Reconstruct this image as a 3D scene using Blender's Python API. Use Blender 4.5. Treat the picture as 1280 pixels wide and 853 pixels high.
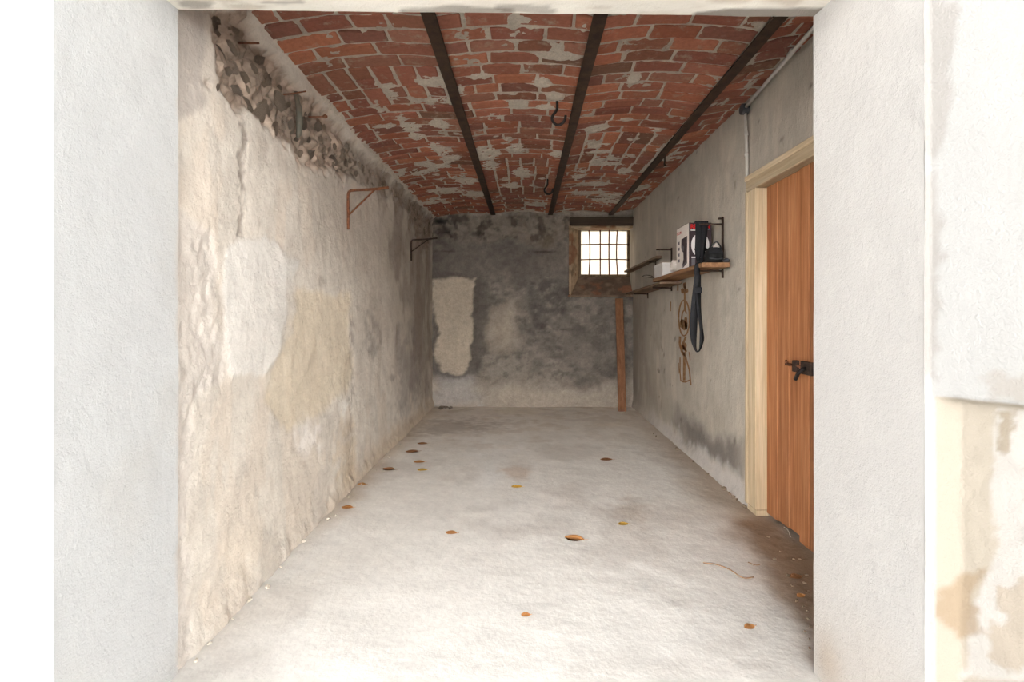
import bpy, bmesh, math, random
import numpy as np
from mathutils import Vector

# ------------------------------------------------------------------ clear
for o in list(bpy.data.objects):
    bpy.data.objects.remove(o)
scene = bpy.context.scene
COL = scene.collection
rnd = random.Random(7)

# ------------------------------------------------------------------ camera, sky, exposure
F, CX, CY, EYE = 640.0, 657.0, 393.0, 1.2        # focal length in px, vanishing point, eye height
cam_d = bpy.data.cameras.new('camera')
cam_d.sensor_width = 36.0
cam_d.lens = 36.0 * F / 1280.0
cam_d.shift_x = -(CX - 640.0) / 1280.0
cam_d.shift_y = (CY - 426.5) / 1280.0
cam_d.clip_start = 0.05
cam = bpy.data.objects.new('camera', cam_d)
COL.objects.link(cam)
cam.location = (0, 0, EYE)
cam.rotation_euler = (math.pi / 2, 0, 0)
scene.camera = cam

world = bpy.data.worlds.new('overcast_sky')
scene.world = world
world.use_nodes = True
bg = world.node_tree.nodes['Background']
bg.inputs[0].default_value = (0.88, 0.94, 1.0, 1)
bg.inputs[1].default_value = 0.16

# low sun added behind the garage: lights the unseen bounce house and the dusty back window
sun_d = bpy.data.lights.new('sun', 'SUN')
sun_d.energy = 8.0
sun_d.angle = math.radians(0.6)
sun_d.color = (1.0, 0.99, 0.98)
sun = bpy.data.objects.new('sun', sun_d)
COL.objects.link(sun)
SUN_EL, SUN_AZ = math.radians(34), math.radians(14)
sun.rotation_euler = Vector((-math.sin(SUN_AZ) * math.cos(SUN_EL), -math.cos(SUN_AZ) * math.cos(SUN_EL), -math.sin(SUN_EL))).to_track_quat('-Z', 'Y').to_euler()

vs = scene.view_settings
vs.view_transform = 'Standard'
vs.look = 'None'
vs.gamma = 1.0
vs.use_curve_mapping = False
vs.exposure = 2.66

# ------------------------------------------------------------------ helpers
def s2l(c):
    c = np.asarray(c, float) / 255.0
    return np.where(c <= 0.04045, c / 12.92, ((c + 0.055) / 1.055) ** 2.4)

def lin(r, g, b):
    v = s2l((r, g, b))
    return (float(v[0]), float(v[1]), float(v[2]), 1.0)

def hash3(i, j, k, seed):
    h = (i * 374761393 + j * 668265263 + k * 2147483647 + seed * 1274126177) & 0xFFFFFFFF
    h = ((h ^ (h >> 13)) * 1274126177) & 0xFFFFFFFF
    h = ((h ^ (h >> 16)) * 2246822519) & 0xFFFFFFFF
    return ((h ^ (h >> 15)) & 0xFFFFFF) / float(0xFFFFFF)

def vnoise(P, seed=0):
    Pf = np.floor(P)
    I = Pf.astype(np.int64)
    f = P - Pf
    f = f * f * (3 - 2 * f)
    x, y, z = f[..., 0], f[..., 1], f[..., 2]
    r = 0
    for dx in (0, 1):
        wx = x if dx else 1 - x
        for dy in (0, 1):
            wy = y if dy else 1 - y
            for dz in (0, 1):
                wz = z if dz else 1 - z
                r = r + wx * wy * wz * hash3(I[..., 0] + dx, I[..., 1] + dy, I[..., 2] + dz, seed)
    return r

def fbm(P, scale, octv=4, seed=0, gain=0.5):
    """-1..1 fractal noise of points P (…,3)"""
    Q = P * scale + 37.3
    a, s, t = 1.0, 0.0, 0.0
    for o in range(octv):
        s = s + a * (vnoise(Q, seed + o * 17) * 2 - 1)
        t += a
        Q = Q * 2.03 + 11.7
        a *= gain
    return s / t * 1.6

def sstep(a, b, x):
    t = np.clip((x - a) / (b - a), 0, 1)
    return t * t * (3 - 2 * t)

def sdpoly(px, py, poly):
    d = np.full(px.shape, 1e18)
    inside = np.zeros(px.shape, bool)
    n = len(poly)
    for i in range(n):
        ax, ay = poly[i]
        bx, by = poly[(i + 1) % n]
        ex, ey = bx - ax, by - ay
        t = np.clip(((px - ax) * ex + (py - ay) * ey) / (ex * ex + ey * ey + 1e-9), 0, 1)
        d = np.minimum(d, (px - ax - t * ex) ** 2 + (py - ay - t * ey) ** 2)
        c = ((ay > py) != (by > py)) & (px < (bx - ax) * (py - ay) / (by - ay + 1e-12) + ax)
        inside ^= c
    d = np.sqrt(d)
    return np.where(inside, -d, d)

def mixc(col, c, m):
    c = s2l(c)
    return col * (1 - m[..., None]) + c * m[..., None]

def pxof(P):
    Y = np.maximum(P[..., 1], 0.3)
    return CX + F * P[..., 0] / Y, CY - F * (P[..., 2] - EYE) / Y

def tag(o, label=None, cat=None, group=None, kind=None):
    if label: o['label'] = label
    if cat: o['category'] = cat
    if group: o['group'] = group
    if kind: o['kind'] = kind
    return o

def link(name, me, mat=None, parent=None, smooth=False):
    o = bpy.data.objects.new(name, me)
    COL.objects.link(o)
    if mat is not None and len(me.materials) == 0:
        me.materials.append(mat)
    if parent is not None:
        o.parent = parent
    if smooth:
        me.polygons.foreach_set('use_smooth', [True] * len(me.polygons))
    return o

def empty(name, loc=(0, 0, 0)):
    o = bpy.data.objects.new(name, None)
    COL.objects.link(o)
    o.location = loc
    return o

def np_mesh(name, V, Q, C=None):
    """V (n,3), Q (m,4) quads, C (n,3) linear colours"""
    me = bpy.data.meshes.new(name)
    V = np.asarray(V, np.float32); Q = np.asarray(Q, np.int32)
    me.vertices.add(len(V)); me.vertices.foreach_set('co', V.ravel())
    me.loops.add(Q.size); me.loops.foreach_set('vertex_index', Q.ravel())
    me.polygons.add(len(Q))
    me.polygons.foreach_set('loop_start', np.arange(0, Q.size, 4, dtype=np.int32))
    me.update(calc_edges=True)
    if C is not None:
        at = me.color_attributes.new('Col', 'FLOAT_COLOR', 'POINT')
        c4 = np.ones((len(V), 4), np.float32); c4[:, :3] = C
        at.data.foreach_set('color', c4.ravel())
    me.validate()
    return me

def grid_quads(nu, nv, keep=None, flip=False):
    i, j = np.meshgrid(np.arange(nu - 1), np.arange(nv - 1), indexing='ij')
    a = i * nv + j
    q = np.stack([a, a + nv, a + nv + 1, a + 1], -1)
    if keep is not None:
        q = q[keep]
    q = q.reshape(-1, 4)
    return q[:, ::-1] if flip else q

def shell(P, C, off, keep=None, flip=False):
    """solid from a grid P (nu,nv,3): front, offset back and rim. returns V,Q,C"""
    nu, nv = P.shape[:2]
    q = grid_quads(nu, nv, keep, flip)
    n = nu * nv
    V = P.reshape(-1, 3)
    B = V + np.asarray(off)
    e = np.concatenate([q[:, [k, (k + 1) % 4]] for k in range(4)])
    key = np.minimum(e[:, 0], e[:, 1]).astype(np.int64) * (2 * n) + np.maximum(e[:, 0], e[:, 1])
    u, idx, cnt = np.unique(key, return_index=True, return_counts=True)
    be = e[idx[cnt == 1]]
    rim = np.stack([be[:, 1], be[:, 0], be[:, 0] + n, be[:, 1] + n], -1)
    Q = np.concatenate([q, q[:, ::-1] + n, rim])
    CC = C.reshape(-1, 3)
    return np.concatenate([V, B]), Q, np.concatenate([CC, CC])

def bm_obj(name, bm, mat, parent=None, smooth=False):
    me = bpy.data.meshes.new(name)
    bmesh.ops.recalc_face_normals(bm, faces=bm.faces)
    bm.to_mesh(me); bm.free()
    return link(name, me, mat, parent, smooth)

def add_box(bm, lo, hi, bevel=0.0, jit=0.0, segs=1):
    vs_ = []
    for z in (lo[2], hi[2]):
        for x, y in ((lo[0], lo[1]), (hi[0], lo[1]), (hi[0], hi[1]), (lo[0], hi[1])):
            vs_.append(bm.verts.new((x + rnd.uniform(-jit, jit), y + rnd.uniform(-jit, jit), z + rnd.uniform(-jit, jit))))
    fs = [bm.faces.new([vs_[k] for k in ids]) for ids in
          ((3, 2, 1, 0), (4, 5, 6, 7), (0, 1, 5, 4), (1, 2, 6, 5), (2, 3, 7, 6), (3, 0, 4, 7))]
    if bevel > 0:
        es = list({e for f in fs for e in f.edges})
        bmesh.ops.bevel(bm, geom=es, offset=bevel, segments=segs, affect='EDGES', profile=0.5)

def tube(bm, pts, r, seg=8, cap=True):
    """tube along points; r scalar or list"""
    pts = [Vector(p) for p in pts]
    n = len(pts)
    rs = r if isinstance(r, (list, tuple)) else [r] * n
    prev = None
    up = Vector((0, 0, 1))
    t0 = (pts[1] - pts[0]).normalized()
    if abs(t0.dot(up)) > 0.95: up = Vector((1, 0, 0))
    a = t0.cross(up).normalized()
    rings = []
    for i in range(n):
        t = (pts[min(i + 1, n - 1)] - pts[max(i - 1, 0)]).normalized()
        a = (a - t * a.dot(t)).normalized()
        b = t.cross(a)
        rings.append([bm.verts.new(pts[i] + (a * math.cos(k / seg * 2 * math.pi) + b * math.sin(k / seg * 2 * math.pi)) * rs[i]) for k in range(seg)])
    for i in range(n - 1):
        for k in range(seg):
            bm.faces.new((rings[i][k], rings[i][(k + 1) % seg], rings[i + 1][(k + 1) % seg], rings[i + 1][k]))
    if cap:
        bm.faces.new(rings[0][::-1]); bm.faces.new(rings[-1])

def smooth_path(pts, n=6):
    """Catmull-Rom through points"""
    P = [Vector(p) for p in pts]
    out = []
    for i in range(len(P) - 1):
        p0, p1, p2, p3 = P[max(i - 1, 0)], P[i], P[i + 1], P[min(i + 2, len(P) - 1)]
        for k in range(n):
            t = k / n
            out.append(0.5 * ((2 * p1) + (p2 - p0) * t + (2 * p0 - 5 * p1 + 4 * p2 - p3) * t * t + (3 * p1 - p0 - 3 * p2 + p3) * t ** 3))
    out.append(P[-1])
    return out

# ------------------------------------------------------------------ materials
def new_mat(name):
    m = bpy.data.materials.new(name)
    m.use_nodes = True
    nt = m.node_tree
    b = nt.nodes['Principled BSDF']
    b.inputs['Specular IOR Level'].default_value = 0.2
    return m, nt, b

def noise_node(nt, scale, detail=5, rough=0.6, stretch=None, coord='Object'):
    tc = nt.nodes.new('ShaderNodeTexCoord')
    n = nt.nodes.new('ShaderNodeTexNoise')
    n.inputs['Scale'].default_value = scale
    n.inputs['Detail'].default_value = detail
    n.inputs['Roughness'].default_value = rough
    if stretch:
        mp = nt.nodes.new('ShaderNodeMapping')
        mp.inputs['Scale'].default_value = stretch
        nt.links.new(tc.outputs[coord], mp.inputs[0])
        nt.links.new(mp.outputs[0], n.inputs[0])
    else:
        nt.links.new(tc.outputs[coord], n.inputs[0])
    return n

def maprange(nt, sock, a, b, c, d):
    m = nt.nodes.new('ShaderNodeMapRange')
    nt.links.new(sock, m.inputs[0])
    for k, v in enumerate((a, b, c, d)):
        m.inputs[k + 1].default_value = v
    return m.outputs[0]

def vscale(nt, csock, fsock):
    v = nt.nodes.new('ShaderNodeVectorMath'); v.operation = 'SCALE'
    nt.links.new(csock, v.inputs[0]); nt.links.new(fsock, v.inputs['Scale'])
    return v.outputs[0]

def bump(nt, b, sock, strength, dist, prev=None):
    n = nt.nodes.new('ShaderNodeBump')
    n.inputs['Strength'].default_value = strength
    n.inputs['Distance'].default_value = dist
    nt.links.new(sock, n.inputs['Height'])
    if prev is not None: nt.links.new(prev, n.inputs['Normal'])
    nt.links.new(n.outputs[0], b.inputs['Normal'])
    return n.outputs[0]

def plaster_mat(name, fine=90, fvar=0.08, mid=9, mvar=0.08, bstr=0.5, bdist=0.004, rough=0.92, stretch=None, tvar=0.05, tb=0.4):
    m, nt, b = new_mat(name)
    at = nt.nodes.new('ShaderNodeAttribute'); at.attribute_name = 'Col'
    n1 = noise_node(nt, fine, 6, 0.65)
    n2 = noise_node(nt, mid, 6, 0.65, stretch)
    c = vscale(nt, at.outputs['Color'], maprange(nt, n1.outputs[0], 0.25, 0.75, 1 - fvar, 1 + fvar))
    c = vscale(nt, c, maprange(nt, n2.outputs[0], 0.3, 0.7, 1 - mvar, 1 + mvar))
    n3 = noise_node(nt, mid * 4.3, 7, 0.72, stretch)
    c = vscale(nt, c, maprange(nt, n3.outputs[0], 0.3, 0.7, 1 - tvar, 1 + tvar))
    nt.links.new(c, b.inputs['Base Color'])
    b.inputs['Roughness'].default_value = rough
    p = bump(nt, b, n1.outputs[0], bstr, bdist)
    p = bump(nt, b, n3.outputs[0], tb, 0.02, p)
    bump(nt, b, n2.outputs[0], 0.35, 0.03, p)
    return m

def flat_mat(name, rgb, rough=0.7, var=0.15, scale=25, metallic=0.0, bstr=0.0, bdist=0.003, rgb2=None, stretch=None, lo=0.35, hi=0.65):
    m, nt, b = new_mat(name)
    n = noise_node(nt, scale, 6, 0.65, stretch)
    mx = nt.nodes.new('ShaderNodeMix'); mx.data_type = 'RGBA'
    c1 = lin(*rgb)
    if rgb2 is None:
        c2 = tuple(v * (1 - 2 * var) for v in c1[:3]) + (1,)
    else:
        c2 = lin(*rgb2)
    mx.inputs[6].default_value = c1; mx.inputs[7].default_value = c2
    nt.links.new(maprange(nt, n.outputs[0], lo, hi, 0, 1), mx.inputs[0])
    nt.links.new(mx.outputs[2], b.inputs['Base Color'])
    b.inputs['Roughness'].default_value = rough
    b.inputs['Metallic'].default_value = metallic
    if bstr: bump(nt, b, n.outputs[0], bstr, bdist)
    return m

def wood_mat(name, a, b_, c, axis, scale=1.0, rough=0.7, bstr=0.25):
    """grain along axis (0 x, 1 y, 2 z), three tones"""
    m, nt, b = new_mat(name)
    st = [14, 14, 14]; st[axis] = 0.9
    n1 = noise_node(nt, 2.2 * scale, 6, 0.6, st)
    st2 = [90, 90, 90]; st2[axis] = 2.5
    n2 = noise_node(nt, 1.6 * scale, 4, 0.6, st2)
    cr = nt.nodes.new('ShaderNodeValToRGB')
    cr.color_ramp.elements[0].position = 0.3; cr.color_ramp.elements[0].color = lin(*a)
    cr.color_ramp.elements[1].position = 0.72; cr.color_ramp.elements[1].color = lin(*c)
    e = cr.color_ramp.elements.new(0.5); e.color = lin(*b_)
    nt.links.new(n1.outputs[0], cr.inputs[0])
    col = vscale(nt, cr.outputs[0], maprange(nt, n2.outputs[0], 0.3, 0.7, 0.82, 1.12))
    oi = nt.nodes.new('ShaderNodeObjectInfo')
    col = vscale(nt, col, maprange(nt, oi.outputs['Random'], 0, 1, 0.8, 1.12))
    nt.links.new(col, b.inputs['Base Color'])
    b.inputs['Roughness'].default_value = rough
    bump(nt, b, n2.outputs[0], bstr, 0.003)
    return m

M = {}
M['plaster'] = plaster_mat('old_plaster', 70, 0.05, 5, 0.06, 0.5, 0.006, tvar=0.06, tb=0.32)
M['stucco'] = plaster_mat('fine_white_stucco', 170, 0.015, 5, 0.015, 0.55, 0.004, tvar=0.008, tb=0.10)
M['soot_plaster'] = plaster_mat('sooty_plaster', 60, 0.12, 5, 0.14, 0.8, 0.012, tvar=0.16, tb=0.8)
M['grey_plaster'] = plaster_mat('grey_smooth_plaster', 60, 0.05, 5, 0.07, 0.35, 0.004, stretch=(1, 1, 0.45))
M['concrete'] = plaster_mat('dusty_concrete', 75, 0.05, 4, 0.05, 0.25, 0.003, tvar=0.045, tb=0.08)
M['mortar'] = plaster_mat('lime_mortar', 80, 0.14, 16, 0.10, 0.9, 0.006, tvar=0.10, tb=0.6)

def brick_mat():
    m, nt, b = new_mat('fired_brick')
    at = nt.nodes.new('ShaderNodeAttribute'); at.attribute_name = 'Col'
    n1 = noise_node(nt, 45, 6, 0.7)
    n2 = noise_node(nt, 13, 6, 0.7)
    c = vscale(nt, at.outputs['Color'], maprange(nt, n1.outputs[0], 0.3, 0.7, 0.78, 1.18))
    mx = nt.nodes.new('ShaderNodeMix'); mx.data_type = 'RGBA'
    nt.links.new(c, mx.inputs[6])
    mx.inputs[7].default_value = lin(176, 160, 142)
    nt.links.new(maprange(nt, n2.outputs[0], 0.56, 0.74, 0, 0.8), mx.inputs[0])
    nt.links.new(mx.outputs[2], b.inputs['Base Color'])
    b.inputs['Roughness'].default_value = 0.9
    bump(nt, b, n1.outputs[0], 0.5, 0.004)
    return m
M['brick'] = brick_mat()
M['stone'] = flat_mat('rubble_stone', (182, 164, 146), 0.95, 0.2, 30, bstr=1.0, bdist=0.03, rgb2=(136, 121, 107))
M['stone_dark'] = flat_mat('dark_rubble_stone', (158, 143, 129), 0.95, 0.2, 30, bstr=1.0, bdist=0.03, rgb2=(112, 100, 90))
M['stone_pink'] = flat_mat('pale_rubble_stone', (202, 183, 165), 0.95, 0.2, 30, bstr=1.0, bdist=0.03, rgb2=(164, 145, 128))
M['iron'] = flat_mat('painted_iron_beam', (74, 58, 46), 0.75, 0.15, 18, bstr=0.4, rgb2=(52, 40, 33))
M['rust'] = flat_mat('rusty_iron', (128, 80, 55), 0.85, 0.2, 60, bstr=0.5, rgb2=(86, 58, 44))
M['rust_dark'] = flat_mat('dark_rusty_iron', (70, 54, 45), 0.8, 0.2, 60, bstr=0.5, rgb2=(45, 37, 33))
M['black_iron'] = flat_mat('black_iron', (50, 44, 42), 0.6, 0.2, 60, bstr=0.3)
M['door_wood'] = wood_mat('orange_pine_planks', (142, 90, 58), (166, 110, 72), (184, 130, 90), 2, 1.0)
M['frame_wood'] = wood_mat('bare_pale_wood', (180, 158, 128), (196, 176, 146), (206, 189, 162), 2, 0.8, bstr=0.15)
M['frame_wood_y'] = wood_mat('bare_pale_wood_header', (180, 158, 128), (196, 176, 146), (206, 189, 162), 1, 0.8, bstr=0.15)
M['shelf_wood'] = wood_mat('shelf_board', (116, 84, 60), (142, 106, 76), (162, 124, 92), 1, 1.0)
M['old_board'] = wood_mat('grey_old_board', (92, 74, 58), (116, 96, 78), (138, 118, 98), 1, 1.0)
M['post_wood'] = wood_mat('brown_post', (122, 82, 58), (142, 98, 70), (156, 112, 82), 2, 1.0)
M['dark_wood'] = wood_mat('dark_beam_wood', (52, 42, 34), (68, 55, 44), (84, 70, 57), 0, 1.0)
M['win_wood'] = wood_mat('brown_window_frame', (96, 78, 60), (118, 98, 76), (136, 114, 90), 2, 1.0)
M['pvc'] = flat_mat('grey_conduit', (196, 190, 183), 0.5, 0.05, 20)
M['pvc_dark'] = flat_mat('dark_grey_plastic', (72, 72, 76), 0.55, 0.1, 30)
M['black_cloth'] = flat_mat('black_webbing', (44, 44, 47), 0.85, 0.12, 160, bstr=0.4, bdist=0.001)
M['black_nylon'] = flat_mat('black_nylon', (36, 36, 36), 0.7, 0.15, 120, bstr=0.4, bdist=0.001)
M['card_white'] = flat_mat('white_card', (222, 214, 206), 0.6, 0.03, 20)
M['card_white2'] = flat_mat('plain_white_card', (216, 212, 208), 0.6, 0.04, 12)
M['card_black'] = flat_mat('black_card', (60, 48, 52), 0.5, 0.05, 20)
M['ink_red'] = flat_mat('red_ink', (206, 34, 34), 0.5, 0.03, 20)
M['ink_grey'] = flat_mat('grey_ink', (108, 102, 106), 0.5, 0.1, 40)
M['ink_white'] = flat_mat('white_ink', (220, 214, 214), 0.5, 0.02, 20)
M['paper'] = flat_mat('crumpled_paper', (220, 212, 204), 0.8, 0.05, 20)
M['leaf_orange'] = flat_mat('orange_dry_leaf', (222, 164, 104), 0.8, 0.1, 40)
M['leaf_yellow'] = flat_mat('yellow_dry_leaf', (236, 196, 96), 0.8, 0.08, 40)
M['leaf_brown'] = flat_mat('brown_dry_leaf', (188, 138, 98), 0.8, 0.12, 40)
M['twig'] = flat_mat('dry_twig', (168, 136, 106), 0.85, 0.15, 40)
M['straw'] = flat_mat('pale_straw', (222, 212, 196), 0.8, 0.05, 40)
M['pebble'] = flat_mat('dusty_pebble', (150, 132, 112), 0.95, 0.2, 30, rgb2=(116, 98, 82))
M['crumb'] = flat_mat('plaster_crumb', (214, 204, 190), 0.95, 0.1, 30)
M['rust_paint'] = flat_mat('rust_stain', (134, 96, 64), 0.9, 0.1, 28, rgb2=(156, 132, 106), lo=.45, hi=.75)
M['tube_green'] = flat_mat('grey_green_glazed_tube', (98, 90, 78), 0.4, 0.15, 30, rgb2=(82, 82, 74))
def pane_mat():
    m = bpy.data.materials.new('dusty_window_glass'); m.use_nodes = True
    nt = m.node_tree; nt.nodes.clear()
    out = nt.nodes.new('ShaderNodeOutputMaterial')
    tl = nt.nodes.new('ShaderNodeBsdfTranslucent')
    gl = nt.nodes.new('ShaderNodeBsdfGlossy'); gl.inputs['Roughness'].default_value = 0.25
    n = noise_node(nt, 14, 6, 0.7)
    mx = nt.nodes.new('ShaderNodeMix'); mx.data_type = 'RGBA'
    mx.inputs[6].default_value = (0.34, 0.32, 0.285, 1); mx.inputs[7].default_value = (0.10, 0.065, 0.035, 1)
    nt.links.new(maprange(nt, n.outputs[0], 0.66, 0.80, 0.0, 1.0), mx.inputs[0])
    nt.links.new(mx.outputs[2], tl.inputs[0])
    m2 = nt.nodes.new('ShaderNodeMixShader'); m2.inputs[0].default_value = 0.04
    nt.links.new(tl.outputs[0], m2.inputs[1]); nt.links.new(gl.outputs[0], m2.inputs[2])
    nt.links.new(m2.outputs[0], out.inputs[0])
    return m
M['pane'] = pane_mat()

# ------------------------------------------------------------------ room dimensions
YB = 6.67            # back wall
XR = 1.40            # right wall
Y_IN, Y_OUT = 1.718, 1.265   # inner / outer face of the front wall
BEAMS = [-0.42, 0.322, 1.106]

def left_x(Y):
    return -1.182 - 0.033 * sstep(1.7, 3.4, Y)

BAYS = [(-1.165, -0.42, 2.46, 2.502, 0.030), (-0.42, 0.322, 2.502, 2.502, 0.026), (0.322, 1.106, 2.502, 2.502, 0.034), (1.106, 1.75, 2.502, 2.502, 0.055)]
def vault_z(X):
    X = np.asarray(X, float)
    z = np.full(X.shape, 2.5)
    for x0, x1, z0, z1, r in BAYS:
        t = (X - x0) / (x1 - x0)
        v = z0 + (z1 - z0) * t + 4 * r * t * (1 - t)
        z = np.where((t >= 0) & (t <= 1), v, z)
    z = np.where(X < -1.165, 2.46 - 0.5 * (-1.165 - X), z)
    return z

# ------------------------------------------------------------------ ground outside
bm = bmesh.new()
add_box(bm, (-25, -25, -0.25), (25, 35, -0.04))
g = bm_obj('ground', bm, flat_mat('outdoor_paving', (178, 177, 174), 0.9, 0.06, 1.5))
tag(g, 'pale paved ground outside the garage opening', 'ground', kind='structure')

# ------------------------------------------------------------------ unseen pale house added across the street to bounce sunlight into the garage
bm = bmesh.new()
add_box(bm, (-14, -14, -.05), (14, -9, 6.6))
hs = bm_obj('wall_street_bounce', bm, flat_mat('bounce_house_render', (232, 231, 229), 0.9, 0.03, 0.8))
tag(hs, 'unseen pale house front across the street, added to bounce sunlight into the garage', 'wall', kind='structure')

# ------------------------------------------------------------------ floor
ys = np.concatenate([np.arange(0.6, 1.5, 0.05), np.arange(1.5, 6.98, 0.02)])
xs = np.arange(-1.42, 1.76, 0.02)
Yg, Xg = np.meshgrid(ys, xs, indexing='ij')
P = np.stack([Xg, Yg, np.zeros_like(Xg)], -1)
px, py = pxof(P)
n1 = fbm(P, 2.2, 5, 1); n2 = fbm(P, 7, 4, 2); n3 = fbm(P * np.array([1, .6, 1]), 1.1, 4, 3)
P[..., 2] = 0.004 * n1 + 0.0025 * n2 - 0.006
C = np.broadcast_to(s2l((236, 233, 228)), P.shape).copy()
C = mixc(C, (216, 211, 205), 0.65 * sstep(0.1, 0.5, n1))
C = mixc(C, (244, 243, 241), 0.8 * sstep(0.15, 0.5, n3))
# brown dust increasing towards the back of the room and the right-hand wall
dust = sstep(3.6, 7.2, Yg + 0.35 * n3)
C = mixc(C, (222, 208, 190), 0.7 * dust)
C = mixc(C, (200, 184, 164), 0.6 * dust * sstep(0.0, 0.5, n2))
C = mixc(C, (216, 206, 196), 0.7 * sstep(0.32, 0.6, fbm(P * np.array([1.0, 1.7, 1]), 3.1, 5, 9)) * sstep(4, 5, Yg))
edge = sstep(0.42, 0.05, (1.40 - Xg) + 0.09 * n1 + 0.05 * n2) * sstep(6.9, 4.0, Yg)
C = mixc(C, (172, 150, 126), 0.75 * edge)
rd = sdpoly(px, py, [(930, 640), (965, 652), (1040, 700), (1040, 870), (1005, 800), (985, 745), (960, 712), (925, 668)])
C = mixc(C, (150, 126, 102), 0.8 * sstep(18, -18, rd + 16 * n2 + 10 * n1))
C = mixc(C, (120, 98, 80), 0.5 * sstep(10, -12, rd + 8) * sstep(0.2, 0.5, fbm(P, 22, 3, 13)))
le = sstep(0.22, 0.0, (Xg - left_x(Yg)) + 0.06 * n2)
C = mixc(C, (190, 172, 150), 0.6 * le * sstep(2.4, 3.4, Yg))
for (a, b, w, h, c, s) in [(648, 588, 22, 8, (206, 186, 168), .6), (630, 668, 20, 12, (206, 200, 194), .5), (845, 753, 14, 6, (196, 190, 185), .5),
                           (560, 533, 60, 9, (140, 120, 100), .45), (640, 514, 26, 4, (226, 214, 196), .7), (760, 530, 22, 3, (228, 216, 200), .6), (790, 640, 26, 16, (196, 184, 172), .6)]:
    d = np.sqrt(((px - a) / w) ** 2 + ((py - b) / h) ** 2)
    C = mixc(C, c, s * sstep(1.5, 0.2, d + 0.6 * n2 + .4 * fbm(P, 24, 3, 15)))
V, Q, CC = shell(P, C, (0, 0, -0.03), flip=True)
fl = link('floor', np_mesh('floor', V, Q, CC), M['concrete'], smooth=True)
tag(fl, 'dusty whitish concrete garage floor, browner towards the back', 'floor', kind='structure')

# ------------------------------------------------------------------ left wall
ys = np.concatenate([np.arange(1.70, 3.7, 0.010), np.arange(3.7, 6.92, 0.0165)]); zs = np.concatenate([np.arange(-0.04, 1.95, 0.0155), np.arange(1.952, 2.46, 0.0095), [2.47, 2.49, 2.52, 2.60]])
Yg, Zg = np.meshgrid(ys, zs, indexing='ij')
X0 = left_x(Yg)
fil = sstep(2.36, 2.47, Zg) * 0.035 + np.clip(Zg - 2.45, 0, 1) * 0.5
P = np.stack([X0 + fil, Yg, Zg], -1)
px, py = pxof(P)
n1 = fbm(P, 1.7, 4, 21); n2 = fbm(P, 5.5, 5, 22); n3 = fbm(P, 16, 4, 23); n4 = fbm(P * np.array([1, 1, .35]), 6, 4, 24)
RUB = [(262, 14), (302, 14), (325, 55), (362, 92), (398, 128), (430, 172), (447, 214), (425, 226), (396, 210), (366, 190), (338, 166), (322, 140), (282, 126), (254, 104), (264, 60)]
rub = sstep(7, -7, sdpoly(px, py, RUB) + 9 * n2 + 5 * n3)
RUB2 = [(430, 170), (470, 205), (500, 232), (536, 262), (545, 290), (530, 320), (510, 270), (480, 245), (450, 232), (425, 225)]
rub2 = sstep(5, -6, sdpoly(px, py, RUB2) + 9 * n2 + 6 * n3)
dx = 0.009 * n1 + 0.005 * n2 + 0.0022 * n3
C = np.broadcast_to(s2l((214, 206, 195)), P.shape).copy()
C = mixc(C, (201, 192, 181), 0.8 * sstep(0.0, 0.5, n2))
C = mixc(C, (212, 200, 186), 0.7 * sstep(0.1, 0.4, n4))
# light falloff painted in: plaster greyer high up and further in, with streaks
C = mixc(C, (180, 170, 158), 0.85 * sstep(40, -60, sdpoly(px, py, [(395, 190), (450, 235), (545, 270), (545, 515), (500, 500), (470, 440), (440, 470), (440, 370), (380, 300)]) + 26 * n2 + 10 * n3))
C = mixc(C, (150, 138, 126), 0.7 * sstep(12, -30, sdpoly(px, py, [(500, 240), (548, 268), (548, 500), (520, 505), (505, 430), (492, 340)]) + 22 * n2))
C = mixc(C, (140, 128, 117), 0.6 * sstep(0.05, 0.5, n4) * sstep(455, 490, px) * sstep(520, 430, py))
# near strip of roughcast at the jamb
rough = sstep(6, -6, sdpoly(px, py, [(200, 250), (268, 285), (280, 330), (272, 362), (284, 470), (240, 500), (238, 760), (236, 900), (200, 900)]) + 10 * n2 + 4 * n3)
C = mixc(C, (208, 200, 192), 0.8 * rough)
dx = dx + rough * (0.004 * n3 + 0.004 * fbm(P, 45, 2, 25) - 0.005)
# bright re-plastered patch and yellowish patch
wp = sstep(4, -4, sdpoly(px, py, [(276, 312), (330, 296), (368, 330), (352, 440), (330, 462), (288, 474), (279, 420), (273, 360)]) + 9 * n2 + 3 * n3)
C = mixc(C, (224, 220, 214), 0.85 * wp); dx = dx + 0.006 * wp
yp = sstep(5, -5, sdpoly(px, py, [(372, 360), (395, 366), (420, 372), (438, 366), (441, 470), (430, 492), (412, 505), (404, 520), (360, 540), (330, 500), (352, 440)]) + 6 * n2 + 3 * n3)
C = mixc(C, (214, 199, 174), 0.65 * yp); dx = dx - 0.003 * yp
for (a, b, w, h, c, s) in [(386, 545, 16, 24, (236, 230, 224), .8), (430, 512, 8, 14, (236, 232, 226), .7), (262, 90, 14, 60, (176, 166, 158), .0), (468, 428, 10, 26, (148, 140, 132), .7),
                           (488, 460, 10, 30, (206, 196, 184), .6), (405, 352, 6, 5, (150, 138, 126), .5), (492, 472, 4, 4, (130, 120, 112), .5), (430, 560, 14, 40, (206, 186, 158), .5),
                           (508, 470, 14, 60, (150, 142, 138), .5), (310, 690, 40, 30, (226, 214, 198), .5)]:
    d = np.sqrt(((px - a) / w) ** 2 + ((py - b) / h) ** 2)
    m = s * sstep(1.35, 0.3, d + 0.6 * n2 + 0.5 * n3)
    C = mixc(C, c, m)
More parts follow.
